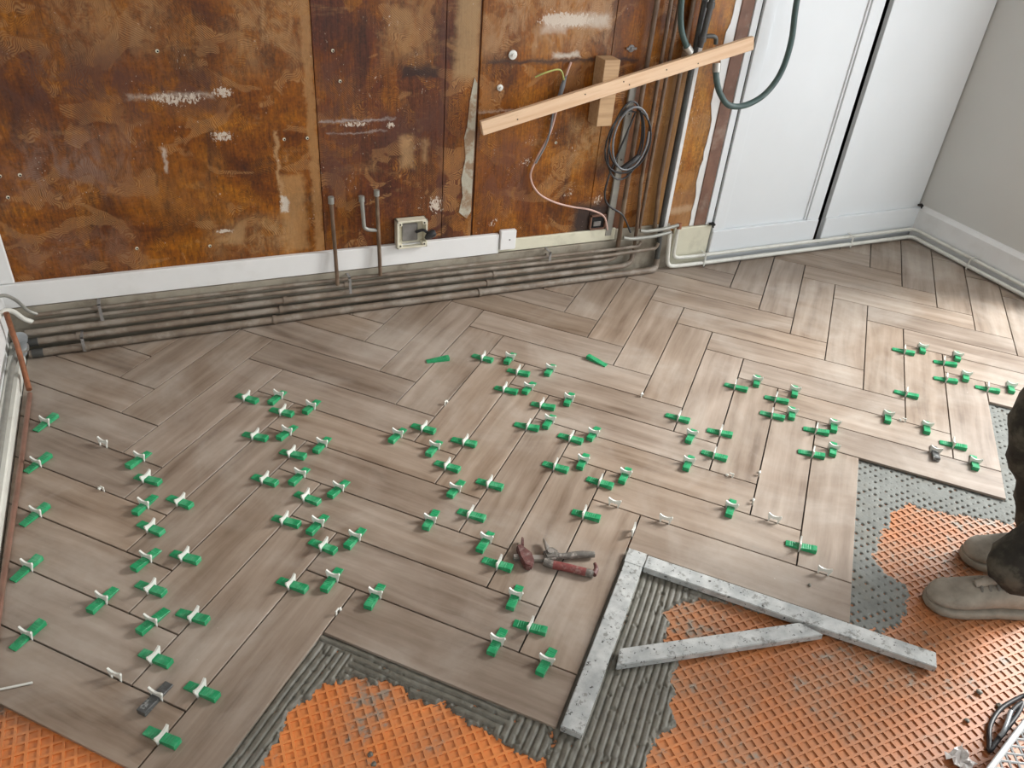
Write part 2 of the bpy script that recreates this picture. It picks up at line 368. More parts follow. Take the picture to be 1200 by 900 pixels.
    rare = smooth(nt, flm, 0.625, 0.655)
    tot = math_n(nt, 'MAXIMUM', tot, math_n(nt, 'MULTIPLY', rare, 0.8))
    c = mix(nt, math_n(nt, 'MULTIPLY', tot, 0.88), c, (0.60, 0.52, 0.43))
    nt.links.new(c, b.inputs['Base Color'])
    nt.links.new(math_n(nt, 'MULTIPLY_ADD', mid, 0.5, 0.24), b.inputs['Roughness'])
    b.inputs['Specular IOR Level'].default_value = 0.4
    h = math_n(nt, 'MULTIPLY_ADD', comb, 0.9, math_n(nt, 'MULTIPLY', tot, 1.0))
    h = math_n(nt, 'ADD', h, math_n(nt, 'MULTIPLY', gv_, 0.8))
    bump(nt, b, h, 0.35, 0.002)
    return m


ORANGE = [(0.34, (0.060, 0.021, 0.011)), (0.45, (0.135, 0.043, 0.012)), (0.54, (0.215, 0.076, 0.018)), (0.62, (0.290, 0.120, 0.034)), (0.73, (0.40, 0.235, 0.11))]
PURPLE = [(0.34, (0.050, 0.018, 0.013)), (0.47, (0.095, 0.031, 0.017)), (0.56, (0.160, 0.055, 0.018)), (0.66, (0.27, 0.112, 0.036)), (0.76, (0.38, 0.22, 0.10))]
LIGHT = [(0.30, (0.13, 0.043, 0.017)), (0.42, (0.26, 0.105, 0.034)), (0.53, (0.38, 0.19, 0.065)), (0.66, (0.50, 0.31, 0.15))]
M['glue_orange'] = glue_wall('glue_orange', ORANGE, (3.1, 0, 1.7), False, (-0.8, 0.35))
M['glue_purple'] = glue_wall('glue_purple', PURPLE, (7.7, 0, 5.2), True, (0.354, 0.95))
M['glue_mixed'] = glue_wall('glue_mixed', ORANGE, (12.3, 0, 9.4), True, (0.958, 1.912))
M['glue_light'] = glue_wall('glue_light', LIGHT, (1.3, 0, 4.4), True, (1.913, 2.07))


def membrane_material():
    m, nt, b = mat('orange_membrane')
    p = world_pos(nt)
    n = noise_n(nt, p, 9, 4)
    c = ramp(nt, n, [(0.3, (0.60, 0.190, 0.048)), (0.7, (0.74, 0.265, 0.078))])
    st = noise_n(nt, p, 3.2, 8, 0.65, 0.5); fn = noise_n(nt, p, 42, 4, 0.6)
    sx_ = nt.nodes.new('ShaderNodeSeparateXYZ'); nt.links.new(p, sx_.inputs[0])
    walk_shade = smooth(nt, math_n(nt, 'MULTIPLY_ADD', st, 0.5, sx_.outputs[0]), 0.55, 1.25)  # walked-in film, deepened on the right for the person's shadow
    c = mix(nt, math_n(nt, 'MULTIPLY', walk_shade, math_n(nt, 'MULTIPLY_ADD', fn, 0.7, 0.32)), c, (0.265, 0.118, 0.055))
    f = math_n(nt, 'MULTIPLY', smooth(nt, st, 0.42, 0.66), math_n(nt, 'MULTIPLY_ADD', fn, 0.8, 0.15))
    c = mix(nt, f, c, (0.30, 0.19, 0.12))
    f2 = smooth(nt, math_n(nt, 'MULTIPLY_ADD', st, 0.55, math_n(nt, 'MULTIPLY', fn, 0.45)), 0.555, 0.63)
    c = mix(nt, math_n(nt, 'MULTIPLY', f2, 0.8), c, (0.25, 0.23, 0.19))
    nt.links.new(c, b.inputs['Base Color']); b.inputs['Roughness'].default_value = 0.42
    return m


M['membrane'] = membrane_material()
M['mortar_wet'] = simple('mortar_wet', (0.120, 0.115, 0.092), 0.55, var=0.22, scale=40, bumpy=0.35, dirt=(0.19, 0.185, 0.16), dirt_amt=0.5, dirt_scale=12)
M['mortar_thin'] = simple('mortar_thin', (0.155, 0.163, 0.150), 0.85, var=0.16, scale=30, bumpy=0.3, dirt=(0.16, 0.15, 0.12), dirt_amt=0.5, dirt_scale=8)


def square_material():
    m, nt, b = mat('mortar_splashed_metal')
    p = world_pos(nt)
    c = ramp(nt, noise_n(nt, p, 26, 5), [(0.3, (0.33, 0.35, 0.348)), (0.7, (0.56, 0.58, 0.565))])
    sp = noise_n(nt, p, 42, 7, 0.72)
    c = mix(nt, math_n(nt, 'MULTIPLY', smooth(nt, sp, 0.54, 0.62), 0.75), c, (0.17, 0.17, 0.155))
    sp2 = noise_n(nt, mapped(nt, p, (1, 1, 1), (5, 3, 1)), 70, 5, 0.65)
    c = mix(nt, smooth(nt, sp2, 0.615, 0.65), c, (0.045, 0.045, 0.04))
    nt.links.new(c, b.inputs['Base Color']); b.inputs['Roughness'].default_value = 0.5; b.inputs['Metallic'].default_value = 0.1
    bump(nt, b, sp, 0.4, 0.002)
    return m


M['square'] = square_material()


def glass_material():
    m = bpy.data.materials.new('window_glass'); m.use_nodes = True; nt = m.node_tree
    nt.nodes.remove(nt.nodes['Principled BSDF'])
    out = nt.nodes['Material Output']
    t = nt.nodes.new('ShaderNodeBsdfTransparent'); g = nt.nodes.new('ShaderNodeBsdfGlossy'); g.inputs['Roughness'].default_value = 0.02
    ms = nt.nodes.new('ShaderNodeMixShader'); ms.inputs[0].default_value = 0.06
    nt.links.new(t.outputs[0], ms.inputs[1]); nt.links.new(g.outputs[0], ms.inputs[2]); nt.links.new(ms.outputs[0], out.inputs[0])
    return m


M['glass'] = glass_material()


# ------------------------------------------------------------------ helpers: geometry
class MB:
    """collects shapes that become one mesh"""
    def __init__(self):
        self.v = []; self.f = []

    def add(self, verts, faces):
        o = len(self.v); self.v += [tuple(x) for x in verts]; self.f += [tuple(i + o for i in f) for f in faces]
        return self

    def box(self, lo, hi, mtx=None):
        x0, y0, z0 = lo; x1, y1, z1 = hi
        vs_ = [Vector(c) for c in ((x0, y0, z0), (x1, y0, z0), (x1, y1, z0), (x0, y1, z0), (x0, y0, z1), (x1, y0, z1), (x1, y1, z1), (x0, y1, z1))]
        if mtx:
            vs_ = [mtx @ c for c in vs_]
        return self.add(vs_, [(0, 3, 2, 1), (4, 5, 6, 7), (0, 1, 5, 4), (1, 2, 6, 5), (2, 3, 7, 6), (3, 0, 4, 7)])

    def prism(self, poly, a, b_, fn):
        """poly: list of 2-D points; fn(x, y, t) gives the 3-D point; caps at a and b_"""
        n = len(poly)
        vs_ = [fn(x, y, a) for x, y in poly] + [fn(x, y, b_) for x, y in poly]
        fs = [tuple(reversed(range(n))), tuple(range(n, 2 * n))] + [(i, (i + 1) % n, n + (i + 1) % n, n + i) for i in range(n)]
        return self.add(vs_, fs)

    def tube(self, path, r, seg=10, cap=True):
        pts = [Vector(q) for q in path]; n = len(pts)
        rr = r if isinstance(r, (list, tuple)) else [r] * n
        rings = []; up = None
        for i in range(n):
            t = (pts[min(i + 1, n - 1)] - pts[max(i - 1, 0)]).normalized()
            if up is None:
                ref = Vector((0, 0, 1)) if abs(t.z) < 0.9 else Vector((1, 0, 0))
                up = t.cross(ref).normalized()
            else:
                up = (up - t * up.dot(t)).normalized()
            sd = t.cross(up)
            rings.append([pts[i] + (up * math.cos(a) + sd * math.sin(a)) * rr[i] for a in [2 * PI * k / seg for k in range(seg)]])
        vs_ = [q for rg in rings for q in rg]
        fs = []
        for i in range(n - 1):
            for k in range(seg):
                a = i * seg + k; b_ = i * seg + (k + 1) % seg
                fs.append((a, b_, b_ + seg, a + seg))
        if cap:
            fs.append(tuple(reversed(range(seg)))); fs.append(tuple(range((n - 1) * seg, n * seg)))
        return self.add(vs_, fs)

    def rings(self, rings, cap=True):
        s = len(rings[0]); vs_ = [q for r_ in rings for q in r_]; fs = []
        for i in range(len(rings) - 1):
            for k in range(s):
                a = i * s + k; b_ = i * s + (k + 1) % s
                fs.append((a, b_, b_ + s, a + s))
        if cap:
            fs.append(tuple(reversed(range(s)))); fs.append(tuple(range((len(rings) - 1) * s, len(rings) * s)))
        return self.add(vs_, fs)

    def mesh(self, name, smooth_angle=None, bevel=0.0, bseg=1):
        me = bpy.data.meshes.new(name)
        me.from_pydata(self.v, [], self.f)
        bm = bmesh.new(); bm.from_mesh(me)
        bmesh.ops.recalc_face_normals(bm, faces=bm.faces)
        if bevel:
            es = [e for e in bm.edges if len(e.link_faces) == 2 and e.calc_face_angle(0) > 0.6]
            bmesh.ops.bevel(bm, geom=es, offset=bevel, segments=bseg, affect='EDGES', clamp_overlap=True)
        if smooth_angle is not None:
            for f in bm.faces:
                f.smooth = True
            for e in bm.edges:
                if len(e.link_faces) == 2 and e.calc_face_angle(0) > smooth_angle:
                    e.smooth = False
        bm.to_mesh(me); bm.free()
        return me

    def build(self, name, m, parent=None, **kw):
        return link(name, self.mesh(name, **kw), m, parent)


def link(name, me, m, parent=None):
    if m is not None and not me.materials:
        me.materials.append(M[m] if isinstance(m, str) else m)
    o = bpy.data.objects.new(name, me); COL.objects.link(o)
    if parent:
        o.parent = parent
    return o


def empty(name, loc, rz=0.0):
    o = bpy.data.objects.new(name, None); COL.objects.link(o); o.location = loc; o.rotation_euler = (0, 0, rz)
    o.empty_display_size = 0.05
    return o


def tag(o, label, cat, group=None, kind=None):
    o['label'] = label; o['category'] = cat
    if group:
        o['group'] = group
    if kind:
        o['kind'] = kind
    return o


def struct(o, label=None, cat=None):
    o['kind'] = 'structure'
    if label:
        o['label'] = label
    if cat:
        o['category'] = cat
    return o


def at(parent, o):
    """keep a part whose mesh is in room coordinates in place under a parent that stands elsewhere"""
    o.parent = parent
    o.matrix_parent_inverse = Matrix.LocRotScale(parent.location, parent.rotation_euler, None).inverted()
    return o


def curve_pts(ctrl, n=10):
    """Catmull-Rom through control points"""
    c = [Vector(q) for q in ctrl]; c = [c[0] * 2 - c[1]] + c + [c[-1] * 2 - c[-2]]
    out = []
    for i in range(1, len(c) - 2):
        for k in range(n):
            t = k / n
            a, b_, d, e = c[i - 1], c[i], c[i + 1], c[i + 2]
            out.append(0.5 * ((2 * b_) + (d - a) * t + (2 * a - 5 * b_ + 4 * d - e) * t * t + (-a + 3 * b_ - 3 * d + e) * t ** 3))
    out.append(c[-2])
    return out


def bend(ctrl, r=0.04, n=6):
    """polyline with rounded corners"""
    c = [Vector(q) for q in ctrl]; out = [c[0]]
    for i in range(1, len(c) - 1):
        a = (c[i - 1] - c[i]); b_ = (c[i + 1] - c[i])
        rr = min(r, a.length * 0.48, b_.length * 0.48)
        p0 = c[i] + a.normalized() * rr; p1 = c[i] + b_.normalized() * rr
        for k in range(n + 1):
            t = k / n
            out.append(p0 * (1 - t) ** 2 + c[i] * 2 * t * (1 - t) + p1 * t * t)
    out.append(c[-1])
    return out


# ------------------------------------------------------------------ the room shell
XL, XR, YB, YF, ZC = -0.76, 3.53, 1.56, -3.20, 2.50
fl_o = struct(MB().box((XL - 0.15, YF - 0.15, -0.16), (XR + 0.15, YB + 0.45, -0.021)).build('floor', 'screed'),
              'tiled floor of wood-look planks laid in herringbone', 'floor')

# back wall: masonry core, board panels in front of it
core = MB().box((XL - 0.15, YB + 0.012, -0.02), (2.10, YB + 0.16, ZC)).build('wall_back', 'brown_strip')
struct(core, 'stripped back wall of glue-stained boards', 'wall')
zb = 0.165
for (x0, x1, m_, dy) in ((XL, 0.352, 'glue_orange', 0.0), (0.3545, 0.823, 'glue_purple', 0.0015), (0.8245, 0.950, 'glue_purple', 0.0),
                         (0.9585, 1.50, 'glue_mixed', 0.001), (1.5015, 1.912, 'glue_mixed', 0.0), (1.9135, 2.062, 'glue_light', 0.001)):
    MB().box((x0, YB + dy, zb), (x1, YB + 0.013, ZC)).build('panel', m_, core, bevel=0.0012)
# bare plaster band beside the open crack
pl = MB()
poly = [(0.895, 0.36), (0.93, 0.33), (0.947, 0.36), (0.948, 0.86), (0.936, 0.88), (0.922, 0.80), (0.915, 0.70), (0.905, 0.66), (0.914, 0.58), (0.900, 0.50), (0.908, 0.43)]
pl.prism(poly, YB - 0.0025, YB + 0.002, lambda x, z, t: (x, t, z))
pl.build('plaster_band', 'plaster', core)
# flaking white paint beside the bare strip
rnd2 = random.Random(4)
left = []; z = 0.19
while z < 2.45:
    left.append((2.046 - 0.016 * rnd2.random() - (0.012 if 0.75 < z < 1.1 else 0), z)); z += 0.035
poly = left + [(2.066, 2.45), (2.066, 0.19)]
MB().prism(poly, YB - 0.003, YB + 0.003, lambda x, z, t: (x, t, z)).build('paint_flake', 'white_paint', core)
MB().box((2.066, YB - 0.008, 0.19), (2.128, YB + 0.013, ZC)).build('bare_wood_strip', 'brown_strip', core, bevel=0.002)

# cupboard doors at the right end of the back wall
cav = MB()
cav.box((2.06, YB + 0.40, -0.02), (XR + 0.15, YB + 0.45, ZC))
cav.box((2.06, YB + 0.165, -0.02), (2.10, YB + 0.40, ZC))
cav_o = cav.build('wall_cupboard', 'black'); struct(cav_o, 'dark inside of the white cupboard seen through the gap', 'wall')  # inside coloured black in place of the shade behind the doors
trim = MB().box((2.130, YB - 0.012, 0.19), (2.164, YB + 0.03, ZC)).build('trim_1', 'door_paint', bevel=0.002)
struct(trim, 'white door casing beside the bare wood strip', 'trim')


def door(name, x0, x1, bead_l, bead_r, label):
    root = MB().box((x0, YB - 0.004, 0.022), (x1, YB + 0.007, ZC)).build(name, 'door_paint', bevel=0.002)
    struct(root, label, 'door')
    zt = 0.158
    for a, b_ in ((x0, bead_l), (bead_r, x1)):
        if b_ - a > 0.02:
            MB().box((a, YB - 0.020, zt), (b_, YB - 0.0035, ZC)).build('stile', 'door_paint', root, bevel=0.0015)
    for xb in (bead_l, bead_r):
        if x0 + 0.02 < xb < x1 - 0.02:
            s = 1 if xb == bead_l else -1
            a, b_ = sorted((xb, xb + s * 0.011))
            MB().box((a, YB - 0.012, zt), (b_, YB - 0.0035, ZC)).build('panel_moulding', 'door_paint', root, bevel=0.002)
    MB().box((x0, YB - 0.026, 0.022), (x1, YB - 0.004, zt)).build('bottom_board', 'door_paint', root, bevel=0.003)
    return root


MB().box((2.155, YB - 0.006, 0.19), (2.176, YB + 0.001, ZC)).build('crack_shade', 'black', cav_o)  # black strip painted in for the shade of the door crack
door('door_1', 2.172, 2.816, 2.232, 2.742, 'white cupboard door beside the bare brown strip')
door('door_2', 2.862, 3.520, 2.944, 3.60, 'white cupboard door next to the grey right wall')
struct(MB().box((2.167, YB - 0.008, -0.018), (3.525, YB + 0.006, 0.021)).build('trim_5', 'door_paint', bevel=0.002), 'white plinth strip under the cupboard doors', 'trim')
# right wall with the window
wy0, wy1, wz0, wz1 = -2.00, 0.76, 0.12, 2.38
wr = MB()
wr.box((XR, YF - 0.15, -0.02), (XR + 0.15, wy0, ZC)); wr.box((XR, wy1, -0.02), (XR + 0.15, YB + 0.45, ZC))
wr.box((XR, wy0, -0.02), (XR + 0.15, wy1, wz0)); wr.box((XR, wy0, wz1), (XR + 0.15, wy1, ZC))
struct(wr.build('wall_right', 'wall_paint'), 'plain grey-white painted wall right of the cupboard', 'wall')


def window(name, axis, c0, c1, fixed, label):
    """axis 'y': lies in a wall of constant x"""
    fr = MB()

    def b3(a0, a1, z0, z1, d0, d1):
        return ((d0, a0, z0), (d1, a1, z1)) if axis == 'y' else ((a0, d0, z0), (a1, d1, z1))
    d0, d1 = fixed
    t = 0.055; mid = (c0 + c1) / 2
    for q in ((c0, c0 + t, wz0, wz1), (c1 - t, c1, wz0, wz1), (mid - 0.04, mid + 0.04, wz0, wz1), (c0, c1, wz0, wz0 + t), (c0, c1, wz1 - t, wz1)):
        fr.box(*b3(*q, d0, d1))
    root = fr.build(name, 'white_paint', bevel=0.003); struct(root, label, 'window')
    dm = (d0 + d1) / 2
    for a0, a1 in ((c0 + t, mid - 0.04), (mid + 0.04, c1 - t)):
        MB().box(*b3(a0, a1, wz0 + t, wz1 - t, dm - 0.002, dm + 0.002)).build('pane', 'glass', root)
    return root


window('window_1', 'y', wy0, wy1, (XR + 0.02, XR + 0.06), 'white two-pane window in the right wall')
# left wall, rear wall with an added fill window, ceiling
struct(MB().box((XL - 0.15, YF - 0.15, -0.02), (XL, YB + 0.16, ZC)).build('wall_left', 'white_paint'), 'white painted left wall', 'wall')
wf = MB()
wf.box((XL, YF - 0.15, -0.02), (0.65, YF, ZC)); wf.box((2.45, YF - 0.15, -0.02), (XR, YF, ZC))
wf.box((0.65, YF - 0.15, -0.02), (2.45, YF, wz0)); wf.box((0.65, YF - 0.15, wz1), (2.45, YF, ZC))
struct(wf.build('wall_front', 'wall_paint'), 'white wall behind the viewer', 'wall')
window('fill_window', 'x', 0.65, 2.45, (YF - 0.08, YF - 0.04), 'white two-pane window added unseen in the rear wall for fill light')  # unseen window, added so fill light reaches the back wall
struct(MB().box((XL - 0.15, YF - 0.15, ZC), (XR + 0.15, YB + 0.45, ZC + 0.1)).build('ceiling', 'ceiling_paint'), 'white ceiling', 'ceiling')

# skirting
sk = MB().box((XL, YB - 0.020, 0.168), (1.072, YB + 0.0, 0.254)).build('baseboard_back', 'white_paint', bevel=0.002)
struct(sk, 'white skirting board under the brown wall', 'baseboard')
MB().box((1.074, YB - 0.012, 0.168), (1.640, YB, 0.222)).build('low_skirting', 'cream_paint', sk, bevel=0.002)
lb = MB().box((XL, YB - 0.016, -0.018), (1.955, YB + 0.011, 0.164)).build('trim_2', 'board_dirty', bevel=0.002)
struct(lb, 'dirty grey backing board behind the stacked pipes', 'trim')
MB().box((1.640, YB - 0.010, 0.165), (1.930, YB + 0.0, 0.215)).build('upper_board', 'board_dirty', lb, bevel=0.002)
cb = MB().box((1.958, YB - 0.015, -0.018), (2.166, YB + 0.011, 0.188)).build('trim_3', 'cream_paint', bevel=0.004)
struct(cb, 'cream painted block between the pipes and the cupboard', 'trim')
br = MB()
br.prism([(0, -0.018), (0, 0.170), (-0.012, 0.166), (-0.024, 0.150), (-0.024, -0.018)], YF, YB - 0.02, lambda x, z, t: (XR + x, t, z))
struct(br.build('baseboard_right', 'white_paint'), 'white skirting board along the right wall', 'baseboard')
tr = MB().box((XL, YB - 0.014, 0.255), (-0.692, YB, ZC)).build('trim_4', 'white_paint', bevel=0.003)
struct(tr, 'white corner board at the left end of the brown wall', 'trim')
bl = MB().box((XL, YF, 0.12), (XL + 0.022, YB - 0.02, 0.26)).build('baseboard_left', 'white_paint', bevel=0.003)
struct(bl, 'white skirting board along the left wall', 'baseboard')
MB().box((XL, YF, -0.018), (XL + 0.045, YB - 0.02, 0.040)).build('pipe_casing', 'pipe_white', bl, bevel=0.004)

# ------------------------------------------------------------------ herringbone tiles (parts of the floor)
GAP = 0.0042
TH = 0.009


def tile_mesh(poly):
    """poly in local coordinates, top at z = 0"""
    mb = MB(); mb.prism(poly, -TH, 0.0, lambda x, y, t: (x, y, t))
    me = mb.mesh('tile', bevel=0.0007)
    me.materials.append(M['tile'])
    return me


def clip_poly(poly, nx, ny, d):
    out = []
    for i in range(len(poly)):
        a = poly[i]; b_ = poly[(i + 1) % len(poly)]
        sa = nx * a[0] + ny * a[1] - d; sb = nx * b_[0] + ny * b_[1] - d
        if sa <= 0:
            out.append(a)
        if (sa < 0 < sb) or (sb < 0 < sa):
            t = sa / (sa - sb); out.append((a[0] + (b_[0] - a[0]) * t, a[1] + (b_[1] - a[1]) * t))
    return out


hl, hw = L / 2 - GAP / 2, W / 2 - GAP / 2
full_tile = tile_mesh([(-hl, -hw), (hl, -hw), (hl, hw), (-hl, hw)])
CUT = [(0, 1, 1.536), (-1, 0, 0.712), (1, 0, 3.498)]
n_t = 0
first_k = {-2: -7, -1: -3, 0: 0, 1: 4, 2: 9, 3: 13, 4: 17}


def put_tile(cu, cv, ang):
    c = P(cu, cv)
    ca, sa = math.cos(ang), math.sin(ang)
    loc = [(-hl, -hw), (hl, -hw), (hl, hw), (-hl, hw)]
    wld = [(c.x + x * ca - y * sa, c.y + x * sa + y * ca) for x, y in loc]
    if min(q[1] for q in wld) > 1.53 or max(q[0] for q in wld) < -0.70 or min(q[0] for q in wld) > 3.49:
        return
    if max(q[0] * nx + q[1] * ny - d for q in wld for nx, ny, d in CUT) <= 0:
        me = full_tile
    else:
        pw = wld
        for nx, ny, d in CUT:
            pw = clip_poly(pw, nx, ny, d)
            if len(pw) < 3:
                return
        area2 = abs(sum(pw[i][0] * pw[(i + 1) % len(pw)][1] - pw[(i + 1) % len(pw)][0] * pw[i][1] for i in range(len(pw))))
        if area2 < 0.0012:
            return
        me = tile_mesh([((x - c.x) * ca + (y - c.y) * sa, -(x - c.x) * sa + (y - c.y) * ca) for x, y in pw])
    o = bpy.data.objects.new('tile', me); COL.objects.link(o); o.parent = fl_o
    o.location = (c.x, c.y, rnd.uniform(-0.0003, 0.0003)); o.rotation_euler = (rnd.uniform(-1, 1) * 0.0006, rnd.uniform(-1, 1) * 0.0006, ang)


for m_ in range(-2, 5):
    k0 = first_k[m_]
    for k in range(k0, k0 + 40):
        put_tile(8 * m_ - k + 2, k + 0.5, -PI / 4)             # lengthwise along u
    for k in range(k0 - (1 if m_ == -1 else 0), k0 + 40):
        put_tile(8 * m_ + 4 - k - 0.5, k + 1 + 2, PI / 4)       # lengthwise along v

# mortar bed under the laid tiles keeps them off the screed
# ------------------------------------------------------------------ orange membrane


def under_tiles(x, y, margin):
    """how far inside the tiled area: True when more than margin inside"""
    u = (x - y) / (2 * S); v = (x + y) / (2 * S)
    mg = margin / W
    ok = v > -3 + mg
    if ok and u > 0 - mg:
        ok = v > 0 + mg and ok
    if ok and u > 4 - mg:
        ok = v > 4 + mg
    if ok and u > 8 - mg:
        ok = v > 9 + mg
    if ok and u > 11 - mg:
        ok = v > 13 + mg
    return ok


PITCH = 0.0232
ZM = -0.0125
DEP = 0.0034


def membrane():
    vs_, fs = [], []
    vid = {}

    def V(x, y, z):
        k = (round(x, 5), round(y, 5), round(z, 5))
        if k not in vid:
            vid[k] = len(vs_); vs_.append(k)
        return vid[k]
    x0, y0 = -0.72, -1.45
    nx, ny = int(4.2 / PITCH), int(2.1 / PITCH)
    for j in range(ny):
        for i in range(nx):
            cx = x0 + (i + 0.5) * PITCH; cy = y0 + (j + 0.5) * PITCH
            if cx > 3.45 or under_tiles(cx, cy, 0.05):
                continue
            a = PITCH / 2; b_ = PITCH * 0.375; c_ = PITCH * 0.362
            o_ = [V(cx + sx * a, cy + sy * a, ZM) for sx, sy in ((-1, -1), (1, -1), (1, 1), (-1, 1))]
            i_ = [V(cx + sx * b_, cy + sy * b_, ZM) for sx, sy in ((-1, -1), (1, -1), (1, 1), (-1, 1))]
            g_ = [V(cx + sx * c_, cy + sy * c_, ZM - DEP) for sx, sy in ((-1, -1), (1, -1), (1, 1), (-1, 1))]
            for k in range(4):
                l_ = (k + 1) % 4
                fs.append((o_[k], o_[l_], i_[l_], i_[k])); fs.append((i_[k], i_[l_], g_[l_], g_[k]))
            fs.append(tuple(g_))
    me = bpy.data.meshes.new('decoupling_membrane'); me.from_pydata(vs_, [], fs); me.update()
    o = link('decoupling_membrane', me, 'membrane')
    return tag(o, 'orange waffle-textured membrane lying bare in front of the laid planks', 'membrane')


mem = membrane()


# ------------------------------------------------------------------ mortar beds (height fields)
def seg_dist(px, py, poly):
    """signed distance, positive inside"""
    inside = False; best = 1e9; n = len(poly)
    for i in range(n):
        ax, ay = poly[i]; bx, by = poly[(i + 1) % n]
        dx, dy = bx - ax, by - ay
        t = max(0, min(1, ((px - ax) * dx + (py - ay) * dy) / (dx * dx + dy * dy + 1e-12)))
        d = math.hypot(px - ax - dx * t, py - ay - dy * t)
        best = min(best, d)
        if (ay > py) != (by > py) and px < (bx - ax) * (py - ay) / (by - ay) + ax:
            inside = not inside
    return best if inside else -best


def mortar(name, poly, hfun, step, m, label, ragged=0.012):
    xs = [q[0] for q in poly]; ys = [q[1] for q in poly]
    x0, y0 = min(xs) - 0.02, min(ys) - 0.02
    nx = int((max(xs) - x0 + 0.02) / step); ny = int((max(ys) - y0 + 0.02) / step)
    idx = {}; vs_ = []; fs = []; keep = {}
    for j in range(ny + 1):
        for i in range(nx + 1):
            x = x0 + i * step; y = y0 + j * step
            d = seg_dist(x, y, poly)
            if d < 0.03:
                d += ragged * (noise.noise(Vector((x * 38, y * 38, 3.3))) + 0.5 * noise.noise(Vector((x * 110, y * 110, 1.3))))
            if under_tiles(x, y, 0.012):
                continue
            if d < -0.004:
                continue
            t = max(0.0, min(1.0, (d + 0.002) / 0.008)); t = t * t * (3 - 2 * t)
            h = hfun(x, y, d)
            keep[(i, j)] = len(vs_); vs_.append((x, y, ZM - 0.003 + (h - ZM + 0.003) * t))
    for (i, j) in keep:
        q = [keep.get(k) for k in ((i, j), (i + 1, j), (i + 1, j + 1), (i, j + 1))]
        if None not in q:
            fs.append(tuple(q))
    me = bpy.data.meshes.new(name); me.from_pydata(vs_, [], fs); me.update()
    for p_ in me.polygons:
        p_.use_smooth = True
    o = link(name, me, m)
    return tag(o, label, 'mortar', None, 'stuff')


def ridges(s, pitch, amp):
    f = abs(math.sin(PI * s / pitch))
    return amp * (min(1.0, f * 1.5) ** 0.8)


def uv_of(x, y):
    return (x - y) / (2 * S), (x + y) / (2 * S)


def pits(x, y):
    n_ = noise.noise(Vector((x * 70, y * 70, 7.7)))
    return 0.004 * max(0.0, min(1.0, (n_ - 0.42) * 6))


def h_a(x, y, d):
    u, v = uv_of(x, y)
    w1 = 0.004 * noise.noise(Vector((x * 9, y * 9, 0.7)))
    lump = 0.0018 * noise.noise(Vector((x * 45, y * 45, 2.0)))
    if u < 0.62 + 0.25 * noise.noise(Vector((x * 12, y * 12, 5))) and v < -0.15:
        s = u * W + w1
    elif u > 3.25 + 0.3 * noise.noise(Vector((x * 14, y * 14, 8))):
        s = u * W + w1 * 1.5
    else:
        s = v * W + w1
    return ZM + 0.0012 + ridges(s, 0.0175, 0.0062) + lump - pits(x, y)


def h_b(x, y, d):
    u, v = uv_of(x, y)
    w1 = 0.0022 * noise.noise(Vector((x * 7, y * 7, 0.7)))
    lump = 0.0007 * noise.noise(Vector((x * 60, y * 60, 2.0)))
    if v > 2.75 + 0.25 * noise.noise(Vector((x * 9, y * 9, 4))) and u > 5.3:
        s = (v * W) + 0.10 * (u - 5.3) ** 2 * 0.1 + 3 * w1
    elif v < -0.05:
        s = u * W + 4 * w1; lump *= 3.5
    else:
        s = u * W + w1
    return ZM + 0.0016 + ridges(s, 0.0165, 0.0056) + lump - pits(x, y)


def h_c(x, y, d):
    u, v = uv_of(x, y)
    big = noise.noise(Vector((x * 6, y * 6, 9)))
    lump = 0.0006 * noise.noise(Vector((x * 50, y * 50, 2.0)))
    cx = ((x + 0.72) / PITCH) % 1.0 - 0.5; cy = ((y + 1.45) / PITCH) % 1.0 - 0.5
    ix = math.floor((x + 0.72) / PITCH); iy = math.floor((y + 1.45) / PITCH)
    open_ = noise.noise(Vector((ix * 0.55, iy * 0.55, 4.1))) + 0.5 * noise.noise(Vector((ix * 3.3, iy * 3.7, 1.0)))
    hole = 0.0
    near = max(abs(cx - 0.08), abs(cy - 0.08))
    size = 0.06 + 0.15 * max(0, min(1, (open_ + 0.25) * 1.6 + (0.35 if u > 12.05 and v > 8.5 else 0) + 0.9 * max(0, 1 - d / 0.07)))
    if near < size:
        hole = min(1.0, (size - near) / 0.07)
    return ZM + 0.0016 + 0.0008 * big + lump - 0.0080 * hole


mortar('combed_mortar', [(-0.30, -0.28), (0.0, 0.03), (0.405, -0.385), (0.41, -0.44), (0.36, -0.478), (0.30, -0.40), (0.267, -0.351), (0.25, -0.335), (0.215, -0.275), (0.177, -0.262),
                         (0.15, -0.235), (0.13, -0.19), (0.08, -0.166), (0.05, -0.135), (0.01, -0.135), (-0.02, -0.125), (-0.055, -0.150), (-0.085, -0.155), (-0.115, -0.185), (-0.135, -0.205), (-0.145, -0.235), (-0.175, -0.262), (-0.20, -0.30), (-0.24, -0.33)], h_a, 0.0027, 'mortar_wet',
       'dark grey combed mortar band bordering the left patch of orange membrane')
mortar('combed_mortar', [(0.87, 0.03), (0.84, 0.02), (0.41, -0.40), (0.415, -0.445), (0.365, -0.485), (0.38, -0.60), (0.50, -0.66), (0.566, -0.575), (0.60, -0.535), (0.626, -0.51), (0.665, -0.515), (0.69, -0.50), (0.70, -0.46), (0.728, -0.43), (0.735, -0.40), (0.79, -0.37),
                         (0.803, -0.335), (0.775, -0.30), (0.80, -0.285), (0.825, -0.262), (0.835, -0.225), (0.875, -0.205), (0.93, -0.215), (0.985, -0.225), (1.04, -0.265), (1.09, -0.315), (1.16, -0.36), (1.22, -0.40), (1.30, -0.40)], h_b, 0.0027, 'mortar_wet',
       'dark grey mortar with straight combed ridges inside the metal square')
